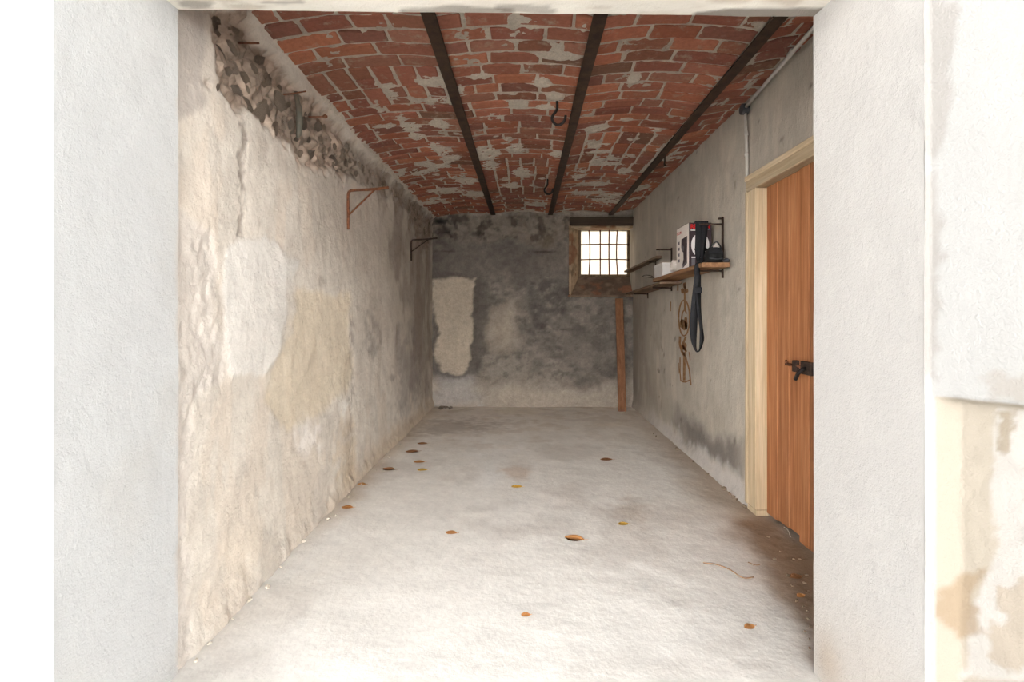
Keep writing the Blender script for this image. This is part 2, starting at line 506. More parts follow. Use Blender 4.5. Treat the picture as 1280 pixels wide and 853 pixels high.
# grey smooth plaster by the lintel
gp = sstep(6, -6, sdpoly(px, py, [(190, 0), (258, 14), (262, 50), (252, 100), (262, 128), (250, 140), (190, 160)]) + 8 * n2 + 3 * n3)
C = mixc(C, (176, 168, 161), 0.85 * gp)
# crumbled, exposed rubble
ridg = np.abs(fbm(P, 9, 4, 28)); pit = fbm(P, 26, 3, 29)
C = mixc(C, (166, 146, 130), 0.9 * rub); C = mixc(C, (120, 106, 94), rub * 0.65 * sstep(0.0, 0.5, n3 + 0.5 * pit))
C = mixc(C, (198, 176, 158), rub * 0.6 * sstep(0.2, 0.6, -n3))
dx = dx + rub * (-0.038 + 0.05 * ridg + 0.018 * pit)
C = mixc(C, (142, 128, 114), 0.7 * rub2); C = mixc(C, (92, 80, 70), rub2 * 0.7 * sstep(0.1, 0.5, n3 + 0.4 * pit))
dx = dx + rub2 * (-0.014 + 0.018 * ridg + 0.008 * pit)
# vertical crack under the rubble and the joint beside the yellow patch
for line, w in (([(303, 140), (306, 175), (300, 215), (303, 250), (299, 292)], 3.2), ([(440, 400), (441, 480), (437, 600), (424, 700)], 1.6)):
    d = np.full(px.shape, 1e9)
    for (ax, ay), (bx, by) in zip(line[:-1], line[1:]):
        t = np.clip(((px - ax) * (bx - ax) + (py - ay) * (by - ay)) / ((bx - ax) ** 2 + (by - ay) ** 2), 0, 1)
        d = np.minimum(d, np.hypot(px - ax - t * (bx - ax), py - ay - t * (by - ay)))
    m = sstep(w * 1.5, w * 0.2, d + 3.4 * fbm(P, 38, 3, 31) + 2.0 * n3) * sstep(-.5, .1, fbm(P, 14, 3, 32) + .25)
    C = mixc(C, (132, 121, 112), (0.7 if w > 2 else 0.35) * m); dx = dx - 0.004 * m
# crumbly base
bs = sstep(0.22, 0.02, Zg + 0.09 * n2)
C = mixc(C, (200, 180, 154), 0.6 * bs * sstep(2.8, 3.6, Yg)); dx = dx + bs * 0.006 * n3 + 0.02 * sstep(0.12, 0.0, Zg)
P[..., 0] += dx * sstep(2.52, 2.42, Zg)
left_P, left_ys, left_zs = P, ys, zs
def left_surf(Y, Z):
    i = int(np.clip(np.searchsorted(left_ys, Y), 0, len(left_ys) - 1)); j = int(np.clip(np.searchsorted(left_zs, Z), 0, len(left_zs) - 1))
    return float(left_P[i, j, 0])
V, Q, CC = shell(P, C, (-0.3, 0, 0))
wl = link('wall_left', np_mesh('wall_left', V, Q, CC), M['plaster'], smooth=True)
tag(wl, 'cream plastered wall with crumbling rubble exposed under the vault', 'wall', kind='structure')

def on_left(a, b):
    """pixel on the left wall -> (Y, Z)"""
    Y = 2.5
    for _ in range(12):
        Y = float(left_x(np.array(Y))) * F / (a - CX)
    return Y, EYE - (b - CY) * Y / F

# stones showing in the crumbled band, each its own piece of the wall
stone_meshes = []
for k in range(7):
    bm = bmesh.new()
    bmesh.ops.create_icosphere(bm, subdivisions=1, radius=1)
    sx, sy, sz = rnd.uniform(.34, .46), rnd.uniform(.9, 1.35), rnd.uniform(.65, .95)
    for v in bm.verts:
        f = rnd.uniform(.68, 1.25)
        v.co = Vector((v.co.x * sx, v.co.y * sy, v.co.z * sz)) * f
    me = bpy.data.meshes.new('stone'); bm.to_mesh(me); bm.free()
    me.polygons.foreach_set('use_smooth', [k % 4 == 3] * len(me.polygons))
    stone_meshes.append(me)
placed = []
def stone(a, b, r, mat, tilt=None):
    Y, Z = on_left(a, b)
    if sdpoly(np.array([a]), np.array([b]), RUB)[0] > -4 and sdpoly(np.array([a]), np.array([b]), RUB2)[0] > -4: return
    me = stone_meshes[rnd.randrange(len(stone_meshes))]
    key = (me.name, mat)
    if key not in stone.cache:
        c = me.copy(); c.materials.append(M[mat]); stone.cache[key] = c
    o = bpy.data.objects.new('stone', stone.cache[key]); COL.objects.link(o); o.parent = wl
    o.location = (left_surf(Y, Z) - 0.2 * r, Y, Z)
    o.scale = (r, r, r)
    o.rotation_euler = (rnd.uniform(-.9, .9) if tilt is None else tilt, rnd.uniform(-.3, .3), rnd.uniform(-.25, .25))
    placed.append((Y, Z, r))
stone.cache = {}
for a, b, r, m, t in [(283, 66, .05, 'stone_dark', .3), (277, 42, .045, 'stone', 0), (325, 78, .062, 'stone_dark', .5), (285, 100, .058, 'stone_pink', .6), (306, 117, .046, 'stone_dark', 0),
                   (271, 107, .03, 'stone_dark', .8), (333, 140, .075, 'stone', .9), (352, 162, .062, 'stone', .6), (340, 100, .06, 'stone', .2), (355, 125, .06, 'stone', .1),
                   (378, 126, .045, 'stone', 0), (385, 155, .05, 'stone_dark', .2), (402, 158, .05, 'stone_dark', .2), (366, 188, .055, 'stone_pink', .3), (395, 195, .065, 'stone_dark', .7),
                   (422, 200, .05, 'stone_dark', .3), (325, 170, .05, 'stone_pink', .7), (300, 85, .045, 'stone_pink', 0), (262, 84, .03, 'stone_pink', 0), (270, 25, .04, 'stone_dark', .2),
                   (348, 82, .04, 'stone', .4), (410, 185, .05, 'stone', .3), (376, 172, .04, 'stone_dark', .3), (296, 40, .045, 'stone', .3), (312, 98, .035, 'stone', 0)]:
    stone(a, b, r, m, t)
tries = 0
while len(placed) < 130 and tries < 4000:
    tries += 1
    a, b = rnd.uniform(255, 540), rnd.uniform(16, 300)
    A = np.array([a]); B = np.array([b])
    d1 = sdpoly(A, B, RUB)[0]; d2 = sdpoly(A, B, RUB2)[0]
    if d1 > -6 and d2 > -8: continue
    r = rnd.uniform(.020, .055) if d1 < -6 else rnd.uniform(.02, .04)
    Y, Z = on_left(a, b)
    if Z > 2.37 or Z < 1.9 or any((Y - p[0]) ** 2 + (Z - p[1]) ** 2 < (.75 * (r + p[2])) ** 2 for p in placed): continue
    stone(a, b, r, rnd.choice(['stone', 'stone_dark', 'stone_pink', 'stone']))

# ------------------------------------------------------------------ right wall
door_y0, door_y1, door_z = 1.93, 3.06, 1.97
ys = np.concatenate([np.arange(1.60, 1.93, 0.03), np.arange(1.93, 3.055, 0.0225), np.arange(3.06, 7.0, 0.018)])
zs = np.concatenate([np.arange(-0.04, 1.97, 0.018), np.arange(1.97, 2.62, 0.0185)])
Yg, Zg = np.meshgrid(ys, zs, indexing='ij')
P = np.stack([np.full_like(Yg, XR), Yg, Zg], -1)
px, py = pxof(P)
n1 = fbm(P, 1.5, 4, 41); n2 = fbm(P, 5, 5, 42); n3 = fbm(P, 18, 4, 43); n4 = fbm(P * np.array([1, 1, .25]), 8, 4, 44)
C = np.broadcast_to(s2l((182, 174, 162)), P.shape).copy()
C = mixc(C, (168, 159, 147), 0.8 * sstep(0.0, 0.5, n1)); C = mixc(C, (200, 190, 176), 0.6 * sstep(0.1, 0.5, n4))
C = mixc(C, (158, 149, 138), 0.4 * sstep(0.2, 0.8, n2))
C = mixc(C, (134, 124, 114), 0.55 * sstep(5.0, 6.6, Yg + .4 * n2) * sstep(1.9, 1.2, Zg))
# damp base with salts
band = Zg + 0.10 * n1 + 0.04 * n3
C = mixc(C, (112, 106, 102), 0.85 * sstep(0.42, 0.22, band + .10 * n2) * sstep(0.05, 0.15, band) * sstep(5.2, 4.3, Yg + .4 * n1) * sstep(3.1, 3.5, Yg))
C = mixc(C, (206, 200, 196), 0.75 * sstep(0.20, 0.06, band + 0.08 * n4) * sstep(6.4, 5.0, Yg))
C = mixc(C, (104, 95, 88), 0.6 * sstep(0.86, 0.95, fbm(P, 11, 3, 46)))
P[..., 0] += -(0.003 * n1 + 0.0015 * n2 + 0.0008 * n3) - 0.02 * sstep(0.10, 0.0, Zg + 0.03 * n2)
ky = 0.5 * (ys[:-1] + ys[1:]); kz = 0.5 * (zs[:-1] + zs[1:])
keep = ~(((ky > door_y0) & (ky < door_y1))[:, None] & (kz < door_z)[None, :])
V, Q, CC = shell(P, C, (0.12, 0, 0), keep, flip=True)
nV = len(V)
V = np.concatenate([V, [(1.62, 1.5, -0.1), (1.62, 7.0, -0.1), (1.62, 7.0, 2.7), (1.62, 1.5, 2.7), (1.75, 1.5, -0.1), (1.75, 7.0, -0.1), (1.75, 7.0, 2.7), (1.75, 1.5, 2.7)]])  # unseen slab behind wall and door, added to stop daylight leaking in
Q = np.concatenate([Q, np.array([(3, 2, 1, 0), (4, 5, 6, 7), (0, 1, 5, 4), (1, 2, 6, 5), (2, 3, 7, 6), (3, 0, 4, 7)]) + nV])
CC = np.concatenate([CC, np.tile(s2l((90, 84, 78)), (8, 1))])
wr = link('wall_right', np_mesh('wall_right', V, Q, CC), M['grey_plaster'], smooth=True)
tag(wr, 'smooth grey-beige plastered wall with the wooden door and shelves', 'wall', kind='structure')

def on_right(a, b, X=XR):
    Y = X * F / (a - CX)
    return Vector((X, Y, EYE - (b - CY) * Y / F))

# ------------------------------------------------------------------ back wall with window hole
WX0, WX1, WZ0, WZ1 = 0.5625, 1.42, 1.42, 2.356
xs = np.concatenate([np.arange(-1.42, WX0 - .004, 0.0165), np.linspace(WX0, WX1, 52), [1.45, 1.5, 1.6, 1.74]])
zs = np.concatenate([np.arange(-0.04, WZ0 - .004, 0.0165), np.linspace(WZ0, WZ1, 56), np.arange(WZ1 + .018, 2.64, 0.018)])
Xg, Zg = np.meshgrid(xs, zs, indexing='ij')
P = np.stack([Xg, np.full_like(Xg, YB), Zg], -1)
px, py = pxof(P)
n1 = fbm(P, 1.8, 4, 61); n2 = fbm(P, 6, 5, 62); n3 = fbm(P, 20, 4, 63)
C = np.broadcast_to(s2l((132, 124, 116)), P.shape).copy()
C = mixc(C, (106, 100, 95), 0.8 * sstep(0.0, 0.5, n1)); C = mixc(C, (152, 143, 133), 0.7 * sstep(0.1, 0.5, -n1 + .4 * n2))
C = mixc(C, (92, 86, 81), 0.55 * sstep(0.15, 0.75, n2 + .3 * n3))
dy = -(0.012 * n1 + 0.007 * n2 + 0.003 * n3)
nb = fbm(P * np.array([1, 1, 1.4]), 13, 5, 67, .65)
C = mixc(C, (160, 150, 139), 0.5 * sstep(0.1, 0.7, nb)); C = mixc(C, (88, 82, 77), 0.55 * sstep(0.05, 0.6, -nb)); dy = dy - .006 * nb
# smoother darker plaster under the crumbled top band
top = sstep(3, -3, sdpoly(px, py, [(530, 255), (712, 255), (712, 300), (690, 310), (660, 308), (640, 298), (600, 306), (560, 300), (535, 300)]) + 6 * n2 + 2 * n3)
C = mixc(C, (150, 139, 127), 0.8 * top); C = mixc(C, (78, 69, 62), top * 0.75 * sstep(0.05, 0.4, fbm(P, 9, 4, 66)))
ridg = np.abs(fbm(P, 8, 4, 64))
dy = dy + top * (0.025 - 0.08 * ridg - 0.012 * n3)
C = mixc(C, (176, 165, 152), .6 * sstep(2.47, 2.51, Zg + .02 * n2))
C = mixc(C, (112, 104, 98), 0.6 * sstep(14, -14, sdpoly(px, py, [(540, 305), (712, 305), (712, 345), (600, 350), (540, 345)]) + 10 * n2))
bot = sstep(462, 492, py + 12 * n1 + 8 * n2)
C = mixc(C, (186, 174, 160), 0.8 * bot)
C = mixc(C, (170, 166, 164), 0.6 * sstep(12, -10, sdpoly(px, py, [(545, 462), (590, 466), (600, 505), (545, 505)]) + 8 * n2))
C = mixc(C, (92, 86, 82), 0.65 * sstep(6, -8, sdpoly(px, py, [(700, 478), (740, 466), (765, 458), (768, 474), (735, 486), (710, 490)]) + 7 * n2))
blo = sstep(10, -10, sdpoly(px, py, [(618, 385), (642, 378), (648, 420), (636, 436), (620, 440), (606, 425), (606, 405)]) + 8 * n2)
C = mixc(C, (176, 163, 148), 0.8 * blo)
ring = sstep(6, -4, sdpoly(px, py, [(536, 342), (604, 342), (612, 380), (600, 470), (540, 470)]) + 7 * n2 + 3 * n3)
C = mixc(C, (96, 89, 84), 0.75 * ring)
pat = sstep(2.2, -2.2, sdpoly(px, py, [(541, 349), (597, 346), (592, 372), (587, 395), (590, 405), (584, 464), (572, 467), (552, 464), (544, 448), (546, 410), (540, 390)]) + 4.5 * n2 + 2 * n3)
C = mixc(C, (192, 178, 160), 0.95 * pat); dy = dy + 0.022 * pat - 0.006 * (ring - pat * ring)
for (a, b, w, h, c, s) in [(676, 407, 12, 4, (72, 66, 62), .6), (706, 412, 14, 1.5, (72, 66, 62), .7), (664, 355, 5, 2, (80, 74, 70), .5), (680, 315, 14, 1.5, (64, 56, 50), .8), (560, 314, 18, 1.2, (70, 62, 56), .8),
                           (551, 276, 13, 4, (40, 36, 33), .9), (553, 290, 12, 8, (72, 64, 60), .8), (686, 300, 12, 9, (120, 108, 92), .7), (600, 292, 10, 3, (60, 52, 46), .8), (740, 430, 50, 30, (122, 115, 107), .5)]:
    d = np.sqrt(((px - a) / w) ** 2 + ((py - b) / h) ** 2)
    m = s * sstep(1.5, 0.2, d + 0.6 * n2 + .6 * n3)
    C = mixc(C, c, m)
    if w < 20: dy = dy + 0.01 * m
P[..., 1] += dy * sstep(1.40, 1.30, Xg) * np.where((Xg > WX0 - .03) & (Zg > WZ0 - .03) & (Zg < WZ1 + .03), 0.2, 1.0) 
kx = 0.5 * (xs[:-1] + xs[1:]); kz = 0.5 * (zs[:-1] + zs[1:])
keep = ~(((kx > WX0) & (kx < WX1))[:, None] & ((kz > WZ0) & (kz < WZ1))[None, :])
V, Q, CC = shell(P, C, (0, 0.25, 0), keep)
wb = link('wall_back', np_mesh('wall_back', V, Q, CC), M['soot_plaster'], smooth=True)
tag(wb, 'soot-grey plastered end wall with a pale rectangular patch', 'wall', kind='structure')

# window reveal: splayed jamb, soffit and steep sill
FX0, FX1, FZ0, FZ1, YW = 0.70, 1.423, 1.70, 2.36, 6.90
def reveal(name, a, b, c, d, rgb, rgb2, amp, seed):
    """bilinear patch a-b front edge, d-c back edge"""
    a, b, c, d = map(np.array, (a, b, c, d))
    nu = max(6, int(np.linalg.norm(b - a) / .014)); nv = max(6, int(np.linalg.norm(d - a) / .014))
    u = np.linspace(0, 1, nu)[:, None, None]; v = np.linspace(0, 1, nv)[None, :, None]
    P = (a * (1 - u) + b * u) * (1 - v) + (d * (1 - u) + c * u) * v
    nrm = np.cross(b - a, d - a); nrm = nrm / np.linalg.norm(nrm)
    m1 = fbm(P, 7, 4, seed); m2 = fbm(P, 22, 3, seed + 3)
    C = np.broadcast_to(s2l(rgb), P.shape).copy(); C = mixc(C, rgb2, 0.8 * sstep(-0.1, 0.45, m1 + .4 * m2))
    C = mixc(C, (142, 98, 76), .75 * sstep(.25, .5, fbm(P, 5, 3, seed + 40) + .2 * m2))
    em = (np.minimum(u, 1 - u) * np.minimum(v, 1 - v))[..., 0]
    P = P + nrm * (amp * (m1 + .4 * m2) * sstep(0, .04, em))[..., None]
    V, Q, CC = shell(P, C, tuple(-nrm * 0.03))
    return link(name, np_mesh(name, V, Q, CC), M['soot_plaster'], wb, True)
reveal('window_jamb', (WX0, YB + .012, WZ0 - .012), (WX0, YB + .012, WZ1 + .012), (FX0, YW + .03, FZ1 + .012), (FX0, YW + .03, FZ0 - .012), (176, 152, 124), (122, 104, 86), 0.006, 81)
reveal('window_soffit', (WX0 - .012, YB + .012, WZ1), (WX1 + .012, YB + .012, WZ1), (FX1 + .012, YW + .03, FZ1), (FX0 - .012, YW + .03, FZ1), (196, 174, 146), (150, 128, 104), 0.003, 85)
reveal('window_sill', (WX1 + .012, YB + .012, WZ0), (WX0 - .012, YB + .012, WZ0), (FX0 - .012, YW + .03, FZ0), (FX1 + .012, YW + .03, FZ0), (128, 108, 92), (92, 78, 68), 0.012, 88)
bm = bmesh.new()
add_box(bm, (WX0 + .01, YB - .03, WZ1), (1.40, YB + .14, 2.462), .006, .003)
tag(bm_obj('window_lintel', bm, M['dark_wood'], wb), 'dark timber lintel over the window')

# window
w = empty('window_1', (1.06, YW, FZ0))
tag(w, 'small barred window glowing with daylight in the end wall', 'window', kind='structure')
def wpart(name, lo, hi, mat, bev=.004):
    bm = bmesh.new(); add_box(bm, lo, hi, bev)
    o = bm_obj(name, bm, mat); o.parent = w; o.matrix_parent_inverse = w.matrix_world.inverted()
    o.location = (0, 0, 0); o.matrix_parent_inverse.identity(); o.location = -Vector(w.location)
    return o
wpart('frame_stile', (FX0 - .005, YW - .02, FZ0 + .001), (FX0 + .045, YW + .025, FZ1 - .001), M['win_wood'])
wpart('frame_stile', (FX1 - .055, YW - .02, FZ0 + .001), (FX1, YW + .025, FZ1 - .001), M['win_wood'])
wpart('frame_rail', (FX0 + .046, YW - .018, FZ1 - .035), (FX1 - .056, YW + .023, FZ1), M['win_wood'])
wpart('frame_rail', (FX0 + .046, YW - .018, FZ0), (FX1 - .056, YW + .023, FZ0 + .035), M['win_wood'])
gx0, gx1, gz0, gz1 = FX0 + .045, FX1 - .055, FZ0 + .035, FZ1 - .035
wpart('pane', (gx0, YW + .003, gz0), (gx1, YW + .007, gz1), M['pane'], 0)
bow = [0.012, 0.0, -0.004, -0.014]
for k in range(4):
    x = gx0 + (gx1 - gx0) * (k + 1) / 5 + [-.018, .008, .004, -.01][k]
    bm = bmesh.new()
    pts = [(x + bow[k] * (1 - (2 * t - 1) ** 2) * (1 if t > .3 else .6), YW - .028, FZ0 + .02 + (FZ1 - FZ0 - .04) * t) for t in np.linspace(0, 1, 7)]
    tube(bm, pts, .0095, 6)
    o = bm_obj('bar', bm, M['rust'], w, True); o.location = -Vector(w.location)
for k in range(2):
    z = gz0 + (gz1 - gz0) * (k + 1) / 3 + .006 * (k - .5)
    bm = bmesh.new()
    tube(bm, [(FX0 + .03 + (FX1 - FX0 - .06) * t, YW - .044, z + .006 * math.sin(3 * t)) for t in np.linspace(0, 1, 6)], .0085, 6)
    o = bm_obj('bar', bm, M['rust'], w, True); o.location = -Vector(w.location)

# ------------------------------------------------------------------ ceiling: mortar vault, bricks, beams
xs = np.arange(-1.36, 1.76, 0.010); ys = np.concatenate([np.arange(1.60, 4.4, 0.009), np.arange(4.4, 6.95, 0.013)])
Xg, Yg = np.meshgrid(xs, ys, indexing='ij')
vz = vault_z(Xg)
P = np.stack([Xg, Yg, vz], -1)
px, py = pxof(P)
n1 = fbm(P, 3, 4, 101); n2 = fbm(P, 11, 4, 102); n3 = fbm(P, 34, 3, 103); n4 = fbm(P, 70, 2, 104)
smear = np.zeros_like(Xg)
# (pixel centre, half width px, half depth m): where mortar was smeared over the bricks
SM = [(655, 33, 26, .10), (648, 34, 20, .14), (600, 93, 17, .06), (573, 108, 10, .08), (676, 103, 17, .07), (693, 117, 13, .07), (650, 130, 16, .13), (616, 144, 15, .09), (490, 112, 14, .12), (500, 142, 10, .1),
      (512, 155, 16, .10), (550, 152, 14, .10), (535, 98, 24, .07), (520, 168, 12, .09), (545, 122, 22, .05), (552, 185, 14, .22), (560, 196, 12, .10), (792, 100, 8, .06), (783, 150, 10, .05), (745, 160, 16, .08),
      (607, 190, 18, .25), (612, 204, 14, .2), (646, 186, 14, .13), (655, 216, 16, .2), (700, 190, 14, .1), (680, 133, 12, .05), (748, 190, 22, .06), (752, 206, 26, .07), (725, 216, 10, .25), (780, 214, 10, .12),
      (820, 161, 12, .06), (848, 192, 14, .12), (940, 105, 8, .16), (560, 236, 30, .2), (590, 240, 16, .2), (540, 247, 24, .2), (525, 212, 12, .1), (580, 224, 18, .15), (745, 230, 20, .12), (735, 241, 26, .15), (760, 250, 22, .2), (800, 236, 16, .15),
      (668, 253, 14, .2), (640, 232, 14, .15), (470, 100, 3, .03), (455, 35, 4, .03), (730, 29, 4, .04)]
for a, b, wpx, hy in SM:
    Y = 1.33 * F / (CY - b); X = (a - CX) * Y / F; wx = wpx * Y / F
    d = np.sqrt(((Xg - X) / wx) ** 2 + ((Yg - Y) / hy) ** 2)
    smear = np.maximum(smear, sstep(1.35, 0.35, d + 0.45 * n2 + 0.45 * n3 + 0.25 * n1))
smear = np.maximum(smear, 0.9 * sstep(0.40, 0.75, n1 * .6 + n2 * .55 + 0.06 * (Yg - 3.5)))
near_l = sstep(0.05, 0.0, Xg + 1.165)     # plaster turned onto the springing at the left wall
smear = np.maximum(smear, sstep(0.035, 0.015, Xg + 1.185 + .012 * n2))
P[..., 2] = vz + 0.0055 - 0.005 * np.clip(n2, -1, 1) - 0.003 * n3 - smear * (0.0105 + 0.004 * n3 + 0.003 * n4)
C = np.broadcast_to(s2l((196, 186, 172)), P.shape).copy()
C = mixc(C, (174, 162, 148), 0.7 * sstep(0.0, .5, n2))
C = mixc(C, (208, 199, 186), 0.7 * smear)
V, Q, CC = shell(P, C, (0, 0, 0.30), flip=True)
ce = link('ceiling', np_mesh('ceiling', V, Q, CC), M['mortar'], smooth=True)
tag(ce, 'shallow brick vaults with pale smeared mortar between iron beams', 'ceiling', kind='structure')

BL, BW, BT = 0.232, 0.103, 0.03
TONES = [(164, 98, 74), (154, 92, 70), (172, 104, 76), (148, 88, 70), (160, 98, 76), (178, 108, 76), (142, 90, 74), (168, 98, 70), (142, 90, 68), (156, 102, 80)]
def brick_geo(x0, x1, y0, y1):
    """outline of the visible face, bevelled and irregular, following the vault"""
    w_, h_ = x1 - x0, y1 - y0
    n_l = 3
    out = []
    def jit(v): return rnd.uniform(-v, v)
    c = min(w_, h_) * .06
    ring = [(x0 + c, y0), (x0 + w_ * .5, y0), (x1 - c, y0), (x1, y0 + c), (x1, y1 - c), (x1 - c, y1), (x0 + w_ * .5, y1), (x0 + c, y1), (x0, y1 - c), (x0, y0 + c)]
    ring = [(a + jit(.004), b + jit(.0045)) for a, b in ring]
    cx_, cy_ = (x0 + x1) / 2, (y0 + y1) / 2
    proud = rnd.uniform(-.003, .003); tx, ty = jit(.012), jit(.02)
    def pt(a, b, dz): return (a, b, float(vault_z(a)) + proud + tx * (a - cx_) + ty * (b - cy_) + dz)
    inner = [pt(cx_ + (a - cx_) * (1 - .006 / w_ * 2), cy_ + (b - cy_) * (1 - .005 / h_ * 2), 0) for a, b in ring]
    mid = [pt(a, b, .004) for a, b in ring]
    topr = [pt(a, b, BT) for a, b in ring]
    n = len(ring)
    V = inner + mid + topr
    Fc = [tuple(range(n))[::-1]]
    for k in range(n):
        j = (k + 1) % n
        Fc.append((k, j, n + j, n + k)); Fc.append((n + k, n + j, 2 * n + j, 2 * n + k))
    t = s2l(TONES[rnd.randrange(len(TONES))]) * rnd.uniform(.82, 1.1)
    t = t * .86 + t.mean() * .14
    if rnd.random() < .05: t = s2l((120, 88, 72))
    return V, Fc, t, (cx_, cy_)

bricks = []
PITCH = 0.1165
# rows per bay from Y=2.245: ('n', courses across) / ('r', rows of bricks turned lengthwise)
PLAN = {0: [('n', 4), ('r', 2), ('n', 60)], 1: [('n', 18), ('r', 5), ('n', 60)], 2: [('n', 13), ('r', 4), ('n', 60)], 3: [('n', 60)]}
FIRST = {0: [(-.02, [.24, .54, .76]), (.1, [.42, .72]), (0, [.2, .6]), (0, [.34, .72])],
         1: [(0, [.17, .52, .88]), (0, [.32, .70]), (0, [.17, .50, .82]), (0, [.30, .68]), (0, [.23, .54, .86]), (0, [.31, .66])],
         2: [(0, [.21, .55, .87]), (0, [.33, .65]), (0, [.16, .50, .82]), (0, [.22, .57]), (0, [.32, .68])]}
LIM = [(-1.19, -0.44), (-0.40, 0.302), (0.342, 1.086), (1.126, 1.47)]
YEND = 6.66
for bay in range(4):
    X0b, X1b = LIM[bay]
    y = 2.245
    rows = []
    # hidden start behind the lintel
    yy = y
    while yy > 1.72:
        yy -= PITCH; rows.append(('n', yy))
    row_i = 0
    for kind, cnt in PLAN[bay]:
        for _ in range(cnt):
            hgt = PITCH if kind == 'n' else 0.246
            if y + hgt * .6 > YEND: break
            rows.append((kind, y)); y += hgt
    ni = 0
    for kind, y0 in rows:
        if kind == 'n':
            y1 = min(y0 + PITCH, YEND)
            if y0 >= 2.24 and bay in FIRST and ni < len(FIRST[bay]):
                js = [X0b + f * (X1b - X0b) for f in FIRST[bay][ni][1]]; ni += 1
            else:
                js = []; x = X0b + (rnd.uniform(.1, .16) if rnd.random() < .5 else rnd.uniform(.2, .25))
                if rnd.random() < .2: x = X0b + rnd.uniform(.04, .08)
                while x < X1b - .05:
                    js.append(x); x += BL + .014 + rnd.uniform(-.012, .010)
                    if rnd.random() < .06: x -= .11
            ed = [X0b - .007] + js + [X1b + .007]
            dyr = rnd.uniform(-.004, .004)
            for a, b in zip(ed[:-1], ed[1:]):
                if b - a < .03: continue
                bricks.append(brick_geo(a + .008, b - .008, y0 + .0085 + dyr, y1 - .0085 + dyr))
        else:
            x = X0b
            while x < X1b - .03:
                wd = min(BW + rnd.uniform(.008, .018), X1b - x)
                off = rnd.choice([0, .06, .11, .0])
                ya, yb = y0 + .006, y0 + .24
                if rnd.random() < .3:
                    m_ = ya + (yb - ya) * rnd.uniform(.35, .65)
                    bricks.append(brick_geo(x + .006, x + wd - .006, ya, m_ - .006)); bricks.append(brick_geo(x + .006, x + wd - .006, m_ + .006, yb))
                else:
                    bricks.append(brick_geo(x + .006, x + wd - .006, ya, yb))
                x += wd + .006
def brick_mesh(items, name):
    V, Fc, C = [], [], []
    for v, f, t, c in items:
        o_ = len(V)
        V += v; Fc += [tuple(i + o_ for i in q) for q in f]; C += [tuple(t) + (1.0,)] * len(v)
    me = bpy.data.meshes.new(name); me.from_pydata(V, [], Fc); me.update()
    at = me.color_attributes.new('Col', 'FLOAT_COLOR', 'POINT')
    at.data.foreach_set('color', np.array(C, np.float32).ravel())
    return me
vis = sorted([b for b in bricks if b[3][1] > 2.13], key=lambda b: b[3][1])
near = vis[:300]; ids = {id(b) for b in near}
for b in near:
    link('brick', brick_mesh([b], 'brick'), M['brick'], ce)
rest = [b for b in bricks if id(b) not in ids]
o = link('far_bricks', brick_mesh(rest, 'far_bricks'), M['brick'], ce); o['kind'] = 'stuff'

BLAB = ['dark iron ceiling beam between the two vaults next to the cream left-hand plaster wall',
        'dark iron ceiling beam alongside the hanging iron hooks',
        'dark iron ceiling beam running next to the conduit and grey plaster wall']
BLAB[0] = 'dark iron ceiling beam closest to the crumbling cream wall'
for k, X in enumerate(BEAMS):
    bm = bmesh.new()
    yj = [1.73 + (YB - .02 - 1.73) * t for t in np.linspace(0, 1, 22)]
    prof = [(-.031, 2.487), (.031, 2.487), (.031, 2.496), (.005, 2.500), (.005, 2.60), (-.005, 2.60), (-.005, 2.500), (-.031, 2.496)]
    rings = []
    for y in yj:
        jx = rnd.uniform(-.0015, .0015)
        rings.append([bm.verts.new((X + a + jx, y, b)) for a, b in prof])
    for r0, r1 in zip(rings[:-1], rings[1:]):
        for q in range(8): bm.faces.new((r0[q], r0[(q + 1) % 8], r1[(q + 1) % 8], r1[q]))
    bm.faces.new(rings[0][::-1]); bm.faces.new(rings[-1])
    tag(bm_obj('iron_beam', bm, M['iron']), BLAB[k], 'beam', 'iron beams carrying the brick vaults')

# ------------------------------------------------------------------ front wall: two piers, lintel and a recess beside the right pier
def sub_box(xs, ys, zs):
    """six subdivided faces of a box, welded by position function"""
    Vs, Qs, Ns = [], [], []
    o_ = 0
    def face(A, B, fn, flip, nm):
        nonlocal o_
        a, b = np.meshgrid(A, B, indexing='ij')
        Pp = fn(a, b)
        Vs.append(Pp.reshape(-1, 3)); Qs.append(grid_quads(len(A), len(B), flip=flip) + o_); Ns.append(np.full(a.size, nm)); o_ += a.size
    full = np.full_like
    for X, fl_, nm in ((xs[0], True, 0), (xs[-1], False, 1)): face(ys, zs, lambda a, b, X=X: np.stack([full(a, X), a, b], -1), fl_, nm)
    for Y, fl_, nm in ((ys[0], False, 2), (ys[-1], True, 3)): face(xs, zs, lambda a, b, Y=Y: np.stack([a, full(a, Y), b], -1), fl_, nm)
    for Z, fl_, nm in ((zs[0], True, 4), (zs[-1], False, 5)): face(xs, ys, lambda a, b, Z=Z: np.stack([a, b, full(a, Z)], -1), fl_, nm)
    return np.concatenate(Vs), np.concatenate(Qs), np.concatenate(Ns)

Vall, Qall, Call = [], [], []
def addw(V, Q, C):
    o_ = sum(len(v) for v in Vall)
    Vall.append(V); Qall.append(Q + o_); Call.append(C)
zs_ = np.concatenate([[-.04], np.arange(0.0, 2.22, .02), [2.3, 2.6, 3.2]])
